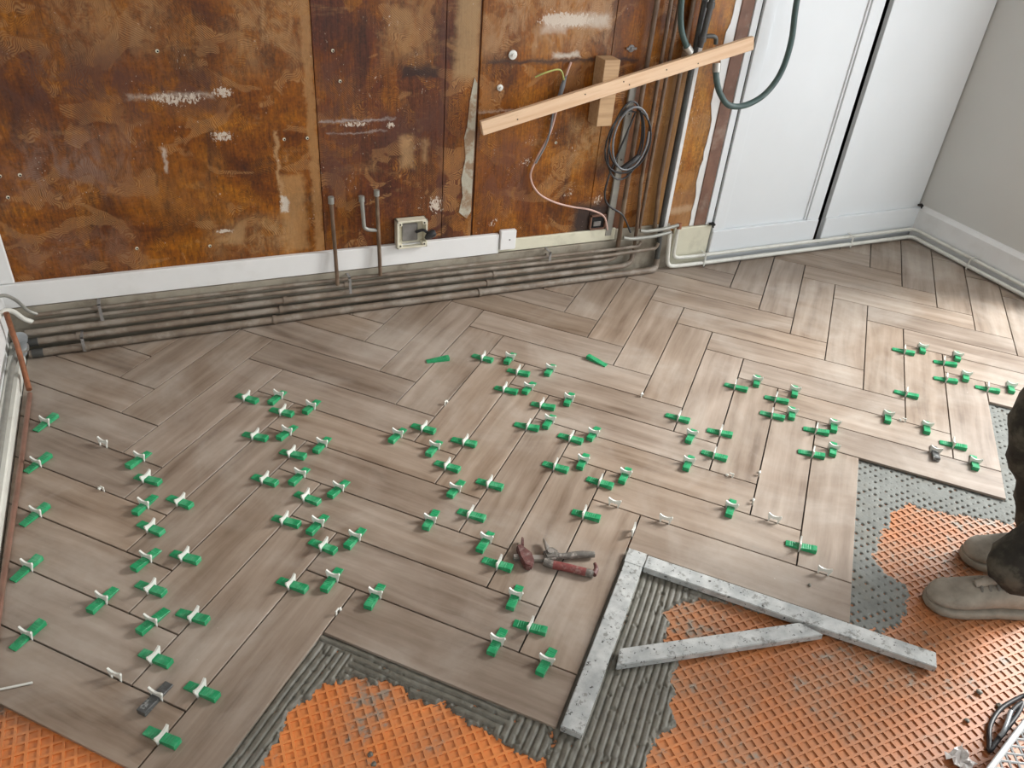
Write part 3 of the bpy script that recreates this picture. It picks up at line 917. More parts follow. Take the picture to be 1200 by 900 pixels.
mortar('thin_mortar', [(1.66, 0.02), (1.80, 0.15), (2.125, -0.165), (2.52, 0.25), (2.68, 0.25), (2.66, -0.02), (2.30, -0.26), (2.11, -0.31), (2.05, -0.285), (1.98, -0.24), (1.90, -0.195), (1.81, -0.115), (1.72, -0.125), (1.66, -0.175), (1.60, -0.20), (1.555, -0.235),
                       (1.505, -0.275), (1.525, -0.33), (1.53, -0.385), (1.47, -0.43), (1.40, -0.47), (1.33, -0.46), (1.20, -0.42)], h_c, 0.0026, 'mortar_thin',
       'thin grey mortar pressed into the membrane beside the shoes', 0.016)

# ------------------------------------------------------------------ pipes along the back wall


def pipe(name, path, r, m, label, group=None, seg=10, cat='pipe'):
    p0 = Vector(path[0])
    mb = MB().tube([Vector(q) - p0 for q in path], r, seg)
    o = mb.build(name, m, smooth_angle=0.9); o.location = p0
    return tag(o, label, cat, group)


def collar(parent, c, axis, r, w, m='pipe_dirty', name='collar'):
    a = Vector(axis).normalized() * w / 2
    base = parent.location
    o = MB().tube([Vector(c) - a - base, Vector(c) + a - base], r, 12).build(name, m, parent, smooth_angle=0.9)
    return o


YP = 1.520
p5 = pipe('heating_pipe', bend([(-0.70, 1.478, 0.017), (0.40, 1.498, 0.017), (1.845, 1.496, 0.017), (1.868, 1.516, 0.018), (1.870, 1.520, 0.060)], 0.03), 0.0145, 'pipe_dirty',
          'lowest and thickest of the dirty pipes, lying on the tiles')
p4 = pipe('heating_pipe', bend([(-0.71, 1.500, 0.050), (0.40, 1.512, 0.049), (1.69, 1.508, 0.050), (1.730, 1.518, 0.062), (1.737, 1.524, 0.110)], 0.03), 0.0125, 'pipe_dirty',
          'second dirty pipe from the floor, bending up behind the pine batten')
p3 = pipe('heating_pipe', bend([(-0.70, 1.508, 0.083), (0.40, 1.520, 0.082), (1.60, 1.516, 0.085), (1.646, 1.522, 0.095), (1.650, 1.526, 0.140)], 0.03), 0.0120, 'pipe_dirty',
          'dirty pipe third from the floor, bending up beside the grey conduit strip')
p2 = pipe('heating_pipe', bend([(-0.682, 1.522, 0.113), (0.40, 1.529, 0.112), (1.58, 1.503, 0.116), (1.835, 1.497, 0.126), (1.846, 1.499, 0.150)], 0.012), 0.0080, 'pipe_dirty',
          'thin dirty pipe fourth from the floor ending in an upturned elbow')
p1 = pipe('heating_pipe', bend([(-0.660, 1.530, 0.136), (0.40, 1.534, 0.135), (1.58, 1.507, 0.140), (1.74, 1.499, 0.146), (1.752, 1.499, 0.170)], 0.012), 0.0070, 'pipe_dirty',
          'thinnest dirty pipe at the top of the stack under the skirting')
for q in ((p5, -0.52, 1.481, 0.017, 0.018), (p5, 0.13, 1.493, 0.017, 0.018), (p5, 0.98, 1.497, 0.017, 0.018), (p4, -0.54, 1.502, 0.050, 0.016), (p4, 0.16, 1.5085, 0.050, 0.016), (p4, 1.02, 1.510, 0.050, 0.016),
          (p3, 0.18, 1.517, 0.083, 0.015), (p3, 1.05, 1.518, 0.084, 0.015), (p2, -0.46, 1.5235, 0.113, 0.012), (p2, 0.42, 1.529, 0.112, 0.012), (p1, -0.47, 1.531, 0.136, 0.0105), (p1, 1.30, 1.529, 0.138, 0.0105)):
    collar(q[0], (q[1], q[2], q[3]), (1, 0, 0), q[4], 0.014)
# brackets that hold the stack
for bx, z0, z1 in ((-0.455, 0.100, 0.165), (0.43, 0.085, 0.155), (-0.53, 0.006, 0.062), (1.30, 0.125, 0.165)):
    mb = MB()
    mb.box((-0.005, -0.013, 0), (0.005, -0.009, z1 - z0)); mb.box((-0.005, -0.013, z1 - z0 - 0.003), (0.005, 0.040, z1 - z0)); mb.tube([(0, -0.013, (z1 - z0) * 0.8), (0, -0.018, (z1 - z0) * 0.8)], 0.004, 8)
    o = mb.build('pipe_bracket', 'plug_grey'); o.location = (bx, 1.512 if z0 > 0.05 else 1.478, z0)
    tag(o, 'small rusty metal bracket clamping the dirty stacked pipes', 'bracket', 'brackets on the stacked pipes')
# other risers
pr1 = pipe('riser_pipe', [(1.650, 1.526, 0.142), (1.648, 1.528, 0.40), (1.653, 1.528, ZC - 0.001)], 0.0105, 'pipe_brown', 'brown riser pipe nearest the grey conduit strip')
pr2 = pipe('riser_pipe', [(1.737, 1.524, 0.112), (1.737, 1.530, 0.22), (1.721, 1.534, 0.43), (1.706, 1.534, ZC - 0.001)], 0.0085, 'pipe_brown', 'brown riser pipe above the second pipe from the floor')
pr5 = pipe('riser_pipe', [(1.870, 1.520, 0.062), (1.864, 1.526, 0.20), (1.862, 1.528, 0.42), (1.874, 1.530, ZC - 0.001)], 0.0125, 'pipe_dark', 'thick dark riser pipe beside the narrow white strip')
pr3 = pipe('riser_pipe', [(1.757, 1.538, 0.215), (1.757, 1.538, 0.6), (1.760, 1.538, ZC - 0.001)], 0.0080, 'pipe_brown', 'thin brown riser pipe squeezed behind the green hose end')
pr4 = pipe('riser_pipe', [(1.838, 1.536, 0.19), (1.819, 1.536, 0.42), (1.823, 1.536, ZC - 0.001)], 0.0095, 'pipe_brown', 'thin brown riser pipe left of the dark green valve pipe')
gv = pipe('valve_pipe', [(1.862, 1.496, 0.99), (1.866, 1.493, 1.05), (1.871, 1.491, 1.15), (1.873, 1.490, ZC - 0.001)], 0.0125, 'pipe_dark', 'dark green valve pipe standing in front of the white strip')
e1 = MB().tube(bend([Vector((0.0, -0.002, 0.040)), Vector((0.045, -0.006, 0.043)), Vector((0.064, -0.006, 0.036)), Vector((0.068, -0.006, 0.012))], 0.012), 0.009, 10).build('side_outlet', 'pipe_dark', gv, smooth_angle=0.9)
collar(gv, (1.870, 1.491, 1.143), (0, 0, 1), 0.0165, 0.02, 'pipe_dark'); collar(gv, (1.864, 1.494, 1.02), (0, 0, 1), 0.016, 0.018, 'pipe_dark')
ws = MB().box((0, 0, 0), (0.020, 0.012, 2.28)).build('conduit_strip', 'white_paint', bevel=0.002); ws.location = (1.893, 1.546, 0.20)
tag(ws, 'narrow white painted strip right of the dark riser', 'strip')
# bridging pipes with copper end and the white pipes they feed
pipe('bridge_pipe', bend([(1.735, 1.497, 0.222), (1.76, 1.492, 0.218), (1.86, 1.490, 0.221), (1.930, 1.492, 0.232)], 0.03), 0.0085, 'pipe_grey', 'upper grey bridging pipe crossing in front of the risers')
pipe('bridge_pipe', bend([(1.655, 1.500, 0.195), (1.69, 1.494, 0.188), (1.80, 1.490, 0.190), (1.895, 1.494, 0.200)], 0.03), 0.0085, 'pipe_grey', 'lower grey bridging pipe crossing in front of the risers')
wp1 = pipe('heating_pipe', bend([(1.938, 1.494, 0.232), (1.946, 1.510, 0.19), (1.962, 1.524, 0.050), (2.05, 1.524, 0.046), (3.486, 1.510, 0.052), (3.490, 0.6, 0.052), (3.490, -3.1, 0.052)], 0.035), 0.0090, 'pipe_white',
           'upper white pipe running along the skirting to the right wall')
wp2 = pipe('heating_pipe', bend([(1.898, 1.503, 0.200), (1.908, 1.512, 0.175), (1.930, 1.512, 0.016), (2.03, 1.507, 0.014), (3.470, 1.490, 0.018), (3.474, 0.6, 0.018), (3.474, -3.1, 0.018)], 0.035), 0.0100, 'pipe_white',
           'lower white pipe lying on the tiles along the skirting')
collar(wp1, (1.938, 1.494, 0.226), (0, 0.2, 1), 0.0115, 0.026, 'rust', 'copper_elbow')
for cx, cy, ax in ((2.13, 1.524, 'x'), (3.04, 1.516, 'x'), (3.490, 1.12, 'y'), (3.490, 0.55, 'y')):
    mb = MB()
    if ax == 'x':
        mb.box((-0.004, -0.028, 0), (0.004, -0.024, 0.064)); mb.box((-0.004, -0.028, 0.061), (0.004, 0.016, 0.064))
    else:
        mb.box((-0.028, -0.004, 0), (-0.024, 0.004, 0.064)); mb.box((-0.028, -0.004, 0.061), (0.014, 0.004, 0.064))
    o = mb.build('pipe_bracket', 'pipe_white', bevel=0.0008); o.location = (cx, cy - (0.002 if ax == 'x' else 0), 0.001)
    tag(o, 'small white bracket holding the two white pipes', 'bracket', 'brackets on the white pipes')

for x_, y_, z_, lb_ in ((2.158, 1.538, 0.196, 'tiny black plug standing for a hole at the corner of the cream block'), (3.498, 1.530, 0.176, 'tiny black plug standing for a hole at the corner of the grey wall')):  # dark plugs standing in for black holes by the skirting
    mb = MB(); mb.tube([(-0.014, 0.006, 0.0), (0.0, -0.004, 0.003), (0.012, -0.006, -0.004)], [0.006, 0.009, 0.005], 8); mb.tube([(0.0, -0.004, 0.0), (0.002, -0.012, -0.014)], 0.004, 6)
    o = mb.build('dark_plug', 'black', smooth_angle=1.0); o.location = (x_, y_, z_); tag(o, lb_, 'dark plug')

# capped stub pipes
s1 = pipe('stub_pipe', [(0.384, 1.515, 0.122), (0.384, 1.525, 0.25), (0.380, 1.530, 0.470)], 0.0075, 'pipe_brown', 'brown capped stub pipe rising left of the forked one')
collar(s1, (0.380, 1.530, 0.466), (0, 0, 1), 0.011, 0.026, 'pipe_grey', 'cap')
s2 = pipe('stub_pipe', [(0.557, 1.520, 0.140), (0.556, 1.525, 0.25), (0.552, 1.530, 0.485)], 0.0075, 'pipe_brown', 'forked stub pipe with a grey side branch')
collar(s2, (0.552, 1.530, 0.480), (0, 0, 1), 0.011, 0.022, 'pipe_grey', 'cap')
b0 = s2.location
MB().tube([q - b0 for q in bend([(0.552, 1.530, 0.330), (0.515, 1.528, 0.336), (0.500, 1.528, 0.346), (0.494, 1.528, 0.462)], 0.012)], 0.0075, 10).build('side_branch', 'pipe_grey', s2, smooth_angle=0.9)
collar(s2, (0.494, 1.528, 0.462), (0, 0, 1), 0.011, 0.022, 'pipe_grey', 'cap')

# socket box and cover plate
bx = empty('socket_box', (0.690, YB, 0.302))
mb = MB(); hw_ = 0.062; hh = 0.058
for lo, hi in (((-hw_, -0.040, -hh), (-hw_ + 0.007, 0, hh)), ((hw_ - 0.007, -0.040, -hh), (hw_, 0, hh)), ((-hw_, -0.040, hh - 0.007), (hw_, 0, hh)), ((-hw_, -0.040, -hh), (hw_, 0, -hh + 0.007)), ((-hw_, -0.006, -hh), (hw_, 0, hh))):
    mb.box(lo, hi)
mb.build('casing', 'box_cream', bx, bevel=0.0015)
for sx in (-1, 1):
    for sz in (-1, 1):
        MB().box((sx * 0.049 - 0.008, -0.040, sz * 0.045 - 0.008), (sx * 0.049 + 0.008, -0.006, sz * 0.045 + 0.008)).build('screw_post', 'box_cream', bx, bevel=0.002)
        MB().tube([(sx * 0.049, -0.0415, sz * 0.045), (sx * 0.049, -0.038, sz * 0.045)], 0.0035, 8).build('screw', 'black', bx)
MB().box((-0.035, -0.014, -0.040), (0.030, -0.005, 0.035)).build('terminal_block', 'plug_grey', bx, bevel=0.004)
MB().tube(curve_pts([(0.02, -0.02, 0.0), (0.045, -0.035, 0.012), (0.066, -0.050, 0.0)], 6), 0.006, 8).build('wire', 'cable_black', bx, smooth_angle=0.9)
MB().tube([(0.052, -0.050, -0.018), (0.062, -0.055, -0.005), (0.080, -0.058, 0.006), (0.088, -0.060, 0.010)], [0.008, 0.015, 0.016, 0.010], 10).build('connector', 'cable_black', bx, smooth_angle=0.9)
tag(bx, 'open cream electrical box with a black connector on the brown wall', 'socket box')
cp = MB().box((-0.036, -0.022, -0.043), (0.036, 0, 0.043)).build('cover_plate', 'white_paint', bevel=0.003, bseg=2); cp.location = (1.112, YB - 0.004, 0.226)
MB().tube([(0.006, -0.0235, 0.002), (0.006, -0.020, 0.002)], 0.003, 8).build('screw', 'black', cp)
tag(cp, 'small blank white cover plate at the end of the skirting', 'cover plate')
# recessed junction box
jb = empty('junction_box', (1.545, YB, 0.258))
mb = MB()
for lo, hi in (((-0.040, -0.012, -0.034), (-0.033, 0.0, 0.034)), ((0.033, -0.012, -0.034), (0.040, 0.0, 0.034)), ((-0.040, -0.012, 0.027), (0.040, 0.0, 0.034)), ((-0.040, -0.012, -0.034), (0.040, 0.0, -0.027))):
    mb.box(lo, hi)
mb.build('frame', 'brown_strip', jb, bevel=0.001)
MB().box((-0.033, -0.004, -0.027), (0.033, 0.0, 0.027)).build('back_plate', 'black', jb)
MB().box((-0.022, -0.010, -0.018), (0.014, -0.004, 0.004)).build('insert', 'plug_grey', jb, bevel=0.002)
tag(jb, 'small dark junction box low on the wall beside the grey conduit', 'junction box')

# pine batten across the pipes, block behind it
dirv = Vector((2.092 - 0.935, 0, 1.010 - 0.722)); ang = math.atan2(dirv.z, dirv.x); ln = dirv.length
bt = MB().box((0, -0.020, -0.026), (ln, 0, 0.026)).build('pine_batten', 'pine', bevel=0.0015)
bt.location = (0.938, 1.482, 0.722); bt.rotation_euler = (0, -ang, 0)
tag(bt, 'long pale pine batten nailed at a slant across the pipes', 'batten')
for t, zo in ((0.12, -0.006), (0.36, 0.008), (0.50, 0.01), (0.52, -0.008), (0.66, 0.004), (0.78, -0.01)):
    MB().tube([(ln * t, -0.0208, zo), (ln * t, -0.018, zo)], 0.0028, 8).build('nail', 'black', bt)
wb = MB().box((-0.034, -0.078, -0.125), (0.034, 0, 0.125)).build('wood_block', 'old_wood', bevel=0.002)
wb.location = (1.466, YB, 0.826); wb.rotation_euler = (0, 0.0, 0)
tag(wb, 'short weathered wood block fixed to the wall behind the batten', 'wood block')
cs = MB().box((-0.016, -0.014, -0.325), (0.016, 0, 0.325)).build('conduit_strip', 'pipe_grey', bevel=0.002)
cs.location = (1.610, YB, 0.515); cs.rotation_euler = (0, 0.02, 0)
for t in (-0.20, 0.02, 0.21):
    MB().tube([(0, -0.0152, t), (0, -0.012, t)], 0.0035, 8).build('screw', 'black', cs)
tag(cs, 'flat grey conduit strip with screws hanging under the batten', 'conduit')

# coiled cable on the risers
cc = []
base = Vector((1.585, 1.500, 0.635))
for k in range(3 * 24 + 1):
    a = 2 * PI * k / 24 + 1.2; tw = k / 72
    rx = 0.088 - 0.018 * math.sin(tw * 5); rz = 0.138 - 0.02 * math.cos(tw * 6)
    cc.append(Vector((rx * math.cos(a) + 0.006 * math.sin(tw * 9), -0.020 * tw + 0.006 * math.sin(a * 2), rz * math.sin(a) + 0.012 * math.sin(tw * 7))))
cc = [Vector((0.10, -0.004, -0.415)), Vector((0.045, -0.004, -0.33)), Vector((-0.06, 0.0, -0.22))] + cc
co = empty('coiled_cable', base)
MB().tube(curve_pts(cc[:4], 8) + cc[5:], 0.0042, 8).build('cable', 'cable_black', co, smooth_angle=0.9)
g2 = [Vector((0.082 * math.cos(a) + 0.008, -0.030, 0.128 * math.sin(a) + 0.012)) for a in [2 * PI * k / 30 for k in range(3, 32)]]
MB().tube(g2, 0.0042, 8).build('grey_core', 'cable_grey', co, smooth_angle=0.9)
MB().tube([(-0.01, -0.020, -0.115), (0.035, -0.026, -0.085), (0.065, -0.022, -0.060)], [0.010, 0.013, 0.009], 8).build('cable_tie', 'cable_black', co, smooth_angle=0.9)
tag(co, 'black and grey cable wound in a coil over the conduit strip', 'cable coil')
wc = empty('loose_wire', (1.275, YB, 0.85))
base = wc.location
MB().tube([q - base for q in curve_pts([(1.325, 1.553, 0.93), (1.300, 1.545, 0.86), (1.280, 1.545, 0.75), (1.262, 1.548, 0.66), (1.215, 1.550, 0.56), (1.196, 1.550, 0.49), (1.235, 1.548, 0.42), (1.310, 1.545, 0.375), (1.400, 1.545, 0.345), (1.490, 1.540, 0.325), (1.560, 1.535, 0.29), (1.590, 1.538, 0.225)], 8)], 0.0042, 8).build('pink_wire', 'cable_pink', wc, smooth_angle=0.9)
MB().tube([q - base for q in curve_pts([(1.315, 1.550, 0.90), (1.290, 1.540, 0.84), (1.268, 1.542, 0.76), (1.255, 1.545, 0.64), (1.212, 1.546, 0.545)], 8)], 0.0040, 8).build('grey_wire', 'cable_grey', wc, smooth_angle=0.9)
MB().tube([q - base for q in curve_pts([(1.175, 1.545, 0.880), (1.220, 1.535, 0.900), (1.275, 1.538, 0.905), (1.300, 1.540, 0.86)], 8)], 0.0032, 8).build('yellow_wire', 'cable_green', wc, smooth_angle=0.9)
MB().tube([q - base for q in [Vector((1.302, 1.543, 0.875)), Vector((1.293, 1.540, 0.845)), Vector((1.284, 1.540, 0.80))]], [0.006, 0.010, 0.007], 8).build('sleeve', 'cable_grey', wc, smooth_angle=0.9)
tag(wc, 'thin pink and grey wire dangling behind the batten', 'wire')

# green hoses
h1 = pipe('rubber_hose', curve_pts([(2.225, 1.455, 1.50), (2.238, 1.45, 1.30), (2.245, 1.445, 1.15), (2.262, 1.440, 1.02), (2.250, 1.440, 0.90), (2.195, 1.440, 0.815), (2.11, 1.442, 0.772), (2.03, 1.448, 0.772), (1.975, 1.455, 0.82), (1.952, 1.472, 0.880), (1.955, 1.490, 0.925)], 8), 0.0125, 'hose',
          'dark green rubber hose hanging in a loop beside the cupboard door', cat='hose', seg=12)
collar(h1, (1.954, 1.485, 0.912), (0.05, 0.35, 1), 0.017, 0.035, 'steel', 'hose_fitting')
h2 = pipe('rubber_hose', curve_pts([(1.705, 1.475, 1.60), (1.710, 1.470, 1.35), (1.715, 1.466, 1.17), (1.735, 1.466, 1.07), (1.775, 1.470, 1.005), (1.805, 1.478, 0.972)], 8), 0.0115, 'hose',
          'dark green rubber hose ending in a brass fitting above the batten', cat='hose', seg=12)
collar(h2, (1.792, 1.475, 0.988), (0.6, 0.1, -0.6), 0.016, 0.035, 'steel', 'hose_fitting')

# plugs and screws left in the boards
for (x, z, r, m_, lb_) in ((1.083, 0.958, 0.017, 'clip_white', 'white wall plug in the boards above the wire ends'), (1.040, 0.842, 0.012, 'clip_white', 'round white wall plug above the batten end'),
                           (1.585, 0.975, 0.014, 'plug_grey', 'grey wing nut on the boards above the wood block')):
    mb = MB(); mb.tube([(0, 0.002, 0), (0, -0.004, 0), (0, -0.006, 0)], [r, r, r * 0.7], 12); mb.tube([(0, -0.005, 0), (0, -0.012, 0)], r * 0.35, 8)
    if m_ == 'plug_grey':
        mb.box((-0.022, -0.008, -0.004), (0.022, -0.003, 0.004))
    o = mb.build('wall_plug', m_, smooth_angle=0.7); o.location = (x, YB, z); tag(o, lb_, 'wall plug')
for (x, z) in ((-0.127, 0.985), (-0.59, 0.62), (-0.645, 0.62), (-0.64, 0.55), (0.235, 0.69), (0.315, 0.69), (-0.30, 0.335), (-0.06, 0.318), (0.42, 0.98), (0.44, 0.88), (1.10, 0.70), (1.30, 0.62)):
    mb = MB(); mb.tube([(0, 0.002, 0), (0, -0.003, 0)], 0.0055, 8); o = mb.build('screw_anchor', 'box_cream'); o.location = (x, YB, z)
    MB().tube([(0.001, -0.0036, -0.001), (0.001, -0.0028, -0.001)], 0.0030, 8).build('hole', 'black', o)
    tag(o, 'tiny pale screw anchor left in the glue-stained boards', 'screw anchor', 'screw anchors in the boards')

# ------------------------------------------------------------------ left corner
cpx = pipe('copper_pipe', curve_pts([(-0.704, -0.10, 0.0085), (-0.700, 0.40, 0.0085), (-0.692, 0.80, 0.0085), (-0.689, 1.15, 0.0085), (-0.688, 1.235, 0.010)], 8), 0.0078, 'copper', 'long copper pipe lying on the tiles along the left wall')
cp2 = pipe('copper_pipe', curve_pts([(-0.688, 1.245, 0.020), (-0.697, 1.30, 0.045), (-0.708, 1.375, 0.105), (-0.713, 1.395, 0.16), (-0.712, 1.39, 0.23)], 8), 0.0085, 'rust', 'rusty orange pipe slanting down from the left wall to the floor')
ft = MB().tube([(0, 0, -0.05), (0, 0, 0.012), (0, 0, 0.014), (0, 0, 0.030)], [0.019, 0.019, 0.023, 0.023], 14).build('pipe_fitting', 'fitting', smooth_angle=0.7); ft.location = (-0.712, 1.452, 0.080); ft.rotation_euler = (0.3, 0.2, 0)
tag(ft, 'stubby blue-grey pipe fitting in the left corner', 'pipe fitting')
MB().tube([(0, 0, -0.028), (0, 0, -0.018)], 0.025, 14).build('nut', 'steel', ft, smooth_angle=0.7)
pipe('curved_pipe', curve_pts([(-0.672, 1.524, 0.116), (-0.692, 1.512, 0.138), (-0.708, 1.480, 0.185), (-0.722, 1.435, 0.215), (-0.735, 1.38, 0.222), (-0.748, 1.25, 0.222)], 8), 0.0085, 'pipe_white', 'white curved pipe leaving the stack in the left corner')
pipe('curved_pipe', curve_pts([(-0.652, 1.530, 0.140), (-0.675, 1.520, 0.165), (-0.694, 1.500, 0.215), (-0.715, 1.465, 0.255), (-0.735, 1.42, 0.268), (-0.750, 1.30, 0.268)], 8), 0.0060, 'pipe_grey', 'thin grey curved pipe leaving the stack in the left corner')
pipe('wall_pipe', [(-0.728, -2.9, 0.075), (-0.728, 1.30, 0.075), (-0.722, 1.42, 0.065)], 0.0095, 'pipe_grey', 'straight grey pipe above the white casing on the left wall')
collar(p5, (-0.675, 1.4785, 0.017), (1, 0, 0), 0.0165, 0.035, 'pipe_dark', 'union'); collar(p4, (-0.685, 1.5003, 0.050), (1, 0, 0), 0.0150, 0.035, 'pipe_dark', 'union')

# ------------------------------------------------------------------ levelling clips and wedges
def wedge_mesh():
    mb = MB(); n = 14; ln_ = 0.085; w = 0.0108
    prof = [(-ln_ / 2, 0.0)]
    for k in range(n + 1):
        t = k / n
        x = -ln_ / 2 + ln_ * t; h = 0.0040 + 0.0102 * min(1, t * 1.12)
        prof.append((x, h))
        if 0.08 < t < 0.8:
            prof.append((x + 0.0005, h - 0.0007))
    prof.append((ln_ / 2, 0.0))
    mb.prism(prof, -w, w, lambda x, z, t: (x, t, z))
    me = mb.mesh('leveling_wedge', bevel=0.0007); me.materials.append(M['wedge_green'])
    return me


def clip_mesh():
    """white plastic clip: two legs standing in the joint, a beam with upturned ears"""
    mb = MB(); T = 0.0023
    outer = [(-0.0145, -0.006), (-0.0160, 0.0095), (-0.0200, 0.0235), (-0.0182, 0.0285), (-0.0115, 0.0245), (-0.004, 0.0218), (0.004, 0.0218), (0.0115, 0.0245), (0.0182, 0.0285), (0.0200, 0.0235), (0.0160, 0.0095), (0.0145, -0.006)]
    inner = [(-0.0112, -0.006), (-0.0112, 0.0112), (-0.0112, 0.0112), (-0.0112, 0.0112), (-0.009, 0.0118), (-0.004, 0.0120), (0.004, 0.0120), (0.009, 0.0118), (0.0112, 0.0112), (0.0112, 0.0112), (0.0112, 0.0112), (0.0112, -0.006)]
    n = len(outer)
    vs_ = []
    for t in (-T, T):
        vs_ += [(t * (0.45 if y < 0.004 else 1.0), x, y) for x, y in outer]
        vs_ += [(t * (0.45 if y < 0.004 else 1.0), x, y) for x, y in inner]
    fs = []
    for i in range(n - 1):
        fs.append((i, i + 1, n + i + 1, n + i)); fs.append((2 * n + i, 3 * n + i, 3 * n + i + 1, 2 * n + i + 1))
        fs.append((i, 2 * n + i, 2 * n + i + 1, i + 1)); fs.append((n + i, n + i + 1, 3 * n + i + 1, 3 * n + i))
    fs.append((0, n, 3 * n, 2 * n)); fs.append((n - 1, 2 * n - 1 + 2 * n, 4 * n - 1, 2 * n - 1) if False else (n - 1, 3 * n - 1, 4 * n - 1, 2 * n - 1))
    mb.add(vs_, fs)
    me = bpy.data.meshes.new('leveling_clip'); me.from_pydata(mb.v, [], mb.f)
    bm = bmesh.new(); bm.from_mesh(me)
    bmesh.ops.remove_doubles(bm, verts=bm.verts, dist=0.00005); bmesh.ops.recalc_face_normals(bm, faces=bm.faces)
    bm.to_mesh(me); bm.free(); me.materials.append(M['clip_white'])
    return me


def broken_clip_mesh():
    mb = MB()
    mb.box((-0.0012, -0.012, -0.006), (0.0012, -0.006, 0.012)); mb.box((-0.0012, 0.005, -0.006), (0.0012, 0.012, 0.007)); mb.box((-0.0020, -0.012, 0.0105), (0.0016, 0.002, 0.0145))
    mb.box((-0.004, 0.004, 0.0), (0.004, 0.010, 0.005))
    me = mb.mesh('broken_clip', bevel=0.0006); me.materials.append(M['clip_white'])
    return me


WM, CM, BM_ = wedge_mesh(), clip_mesh(), broken_clip_mesh()
# wedge spots in plank widths along the two joint directions
WEDGES_U = [(-5, 1.583), (-5, 4.622), (-4, 4.554), (-4, 3.596), (-3, 3.466), (-3, 2.564), (-2, 2.5), (-4, 1.363), (-4, 0.598),
            (-2, 1.806), (-1, 1.564), (-3, 0.315), (-3, -0.478), (-2, -0.64), (-2, -1.499), (-1, -1.661), (-1, -2.468), (-1, 0.589),
            (1, 3.485), (2, 2.548), (3, 1.511), (3, 4.468), (-1, 8.681), (-1, 5.457), (0, 5.436), (0, 4.559), (1, 4.447),
            (0, 8.513), (0, 7.672), (1, 7.484), (1, 6.574), (4, 8.501), (5, 10.475), (2, 6.623), (2, 5.564), (3, 5.511),
            (5, 8.403), (5, 7.514), (9, 14.536), (10, 14.434), (10, 13.518), (11, 13.575), (9, 12.264), (6, 10.41), (6, 9.674),
            (7, 9.536), (10, 10.499), (7, 8.587), (7, 5.505)]
WEDGES_V = [(-8.011, 2), (-7.124, 1), (-6.029, 0), (-5.126, -1), (-4.013, -2), (-5.535, 2), (-4.421, 5), (-3.562, 5), (-3.491, 4),
            (-2.62, 4), (-2.47, 3), (-1.588, 3), (-4.514, 1), (-1.406, 2), (-0.615, 2), (-3.536, 0), (-3.527, -1), (-2.516, -1),
            (-0.456, 1), (0.406, 3), (1.558, 3), (0.385, 1), (2.536, 2), (2.618, 1), (3.473, 1), (-1.389, 5), (-0.498, 5),
            (0.457, 4), (-0.413, 9), (0.672, 9), (0.484, 8), (1.491, 8), (1.368, 7), (2.403, 7), (2.482, 6), (3.413, 6),
            (4.407, 8), (4.544, 7), (5.612, 6), (9.47, 15), (10.369, 15), (10.513, 14), (11.591, 14), (5.467, 11), (6.395, 11),
            (6.425, 10), (7.391, 10), (8.578, 11), (9.45, 11), (7.427, 9), (10.426, 10)]


def place_name(c):
    """which neighbourhood of the floor a wedge or clip stands in, told by things one can find"""
    if c.x < -0.55:
        return 'by the copper pipe'
    if (c - Vector((0.63, 0.03, 0))).length < 0.30 and c.y < 0.3:
        return 'by the red-handled pliers'
    if c.x > 1.85 and c.y > 0.0:
        return 'before the white cupboard doors'
    if c.x > 1.1 and c.y < 0.75:
        return 'on planks beyond the metal square'
    if c.y > 0.62 and c.x > 0.1:
        return 'on planks nearest the stacked pipes'
    if c.x < 0.0 and c.y < 0.42:
        return 'around the dark grey wedge'
    if c.x < 0.42:
        return 'between the pliers and the copper pipe'
    return 'between the pliers and the stacked pipes'


def add_clip(c, ang_, label, group, me=None, name='leveling_clip', tilt=0.0):
    o = bpy.data.objects.new(name, me or CM); COL.objects.link(o)
    o.location = (c.x, c.y, 0.0); o.rotation_euler = (tilt, rnd.uniform(-0.10, 0.10), ang_ + rnd.uniform(-0.05, 0.05))
    return tag(o, label, 'clip', group)


def add_set(u, v, typ, col='green'):
    c = P(u, v)
    if typ == 'u':
        ang_ = -PI / 4
    else:
        ang_ = PI / 4 + PI       # thick end away from the cupboard
        if c.x < -0.575:
            ang_ = PI / 4        # along the copper pipe they lie the other way round
    pn = place_name(c)
    dr = 'along the zigzag' if typ == 'u' else 'across the zigzag'
    a2 = ang_ + rnd.uniform(-0.09, 0.09)
    o = bpy.data.objects.new('leveling_wedge', WM if col == 'green' else WMG); COL.objects.link(o)
    sl = rnd.uniform(-0.006, 0.006)
    o.location = (c.x + math.cos(ang_) * sl, c.y + math.sin(ang_) * sl, 0.0004); o.rotation_euler = (0, 0, a2)
    if col == 'green':
        aim = 'aimed at the shoes' if typ == 'u' else 'aimed at the cupboard'
        tag(o, 'green plastic wedge ' + pn + ', ' + aim, 'wedge', 'green wedges ' + pn + ' ' + aim)
    else:
        tag(o, ('dark grey wedge with white cement spots at the left edge of the planks' if c.x < 1.0 else 'grey cement-covered wedge among green ones by the trouser leg'), 'wedge')
    add_clip(c, ang_, 'white plastic clip holding a wedge ' + pn, 'white clips with wedges ' + pn)


WMG = WM.copy(); WMG.materials.clear(); WMG.materials.append(M['wedge_grey'])
for q in WEDGES_U:
    add_set(*q, 'u')
for q in WEDGES_V:
    add_set(*q, 'v')
add_set(-1.516, -2, 'v', 'grey'); add_set(9.598, 10, 'v', 'grey')
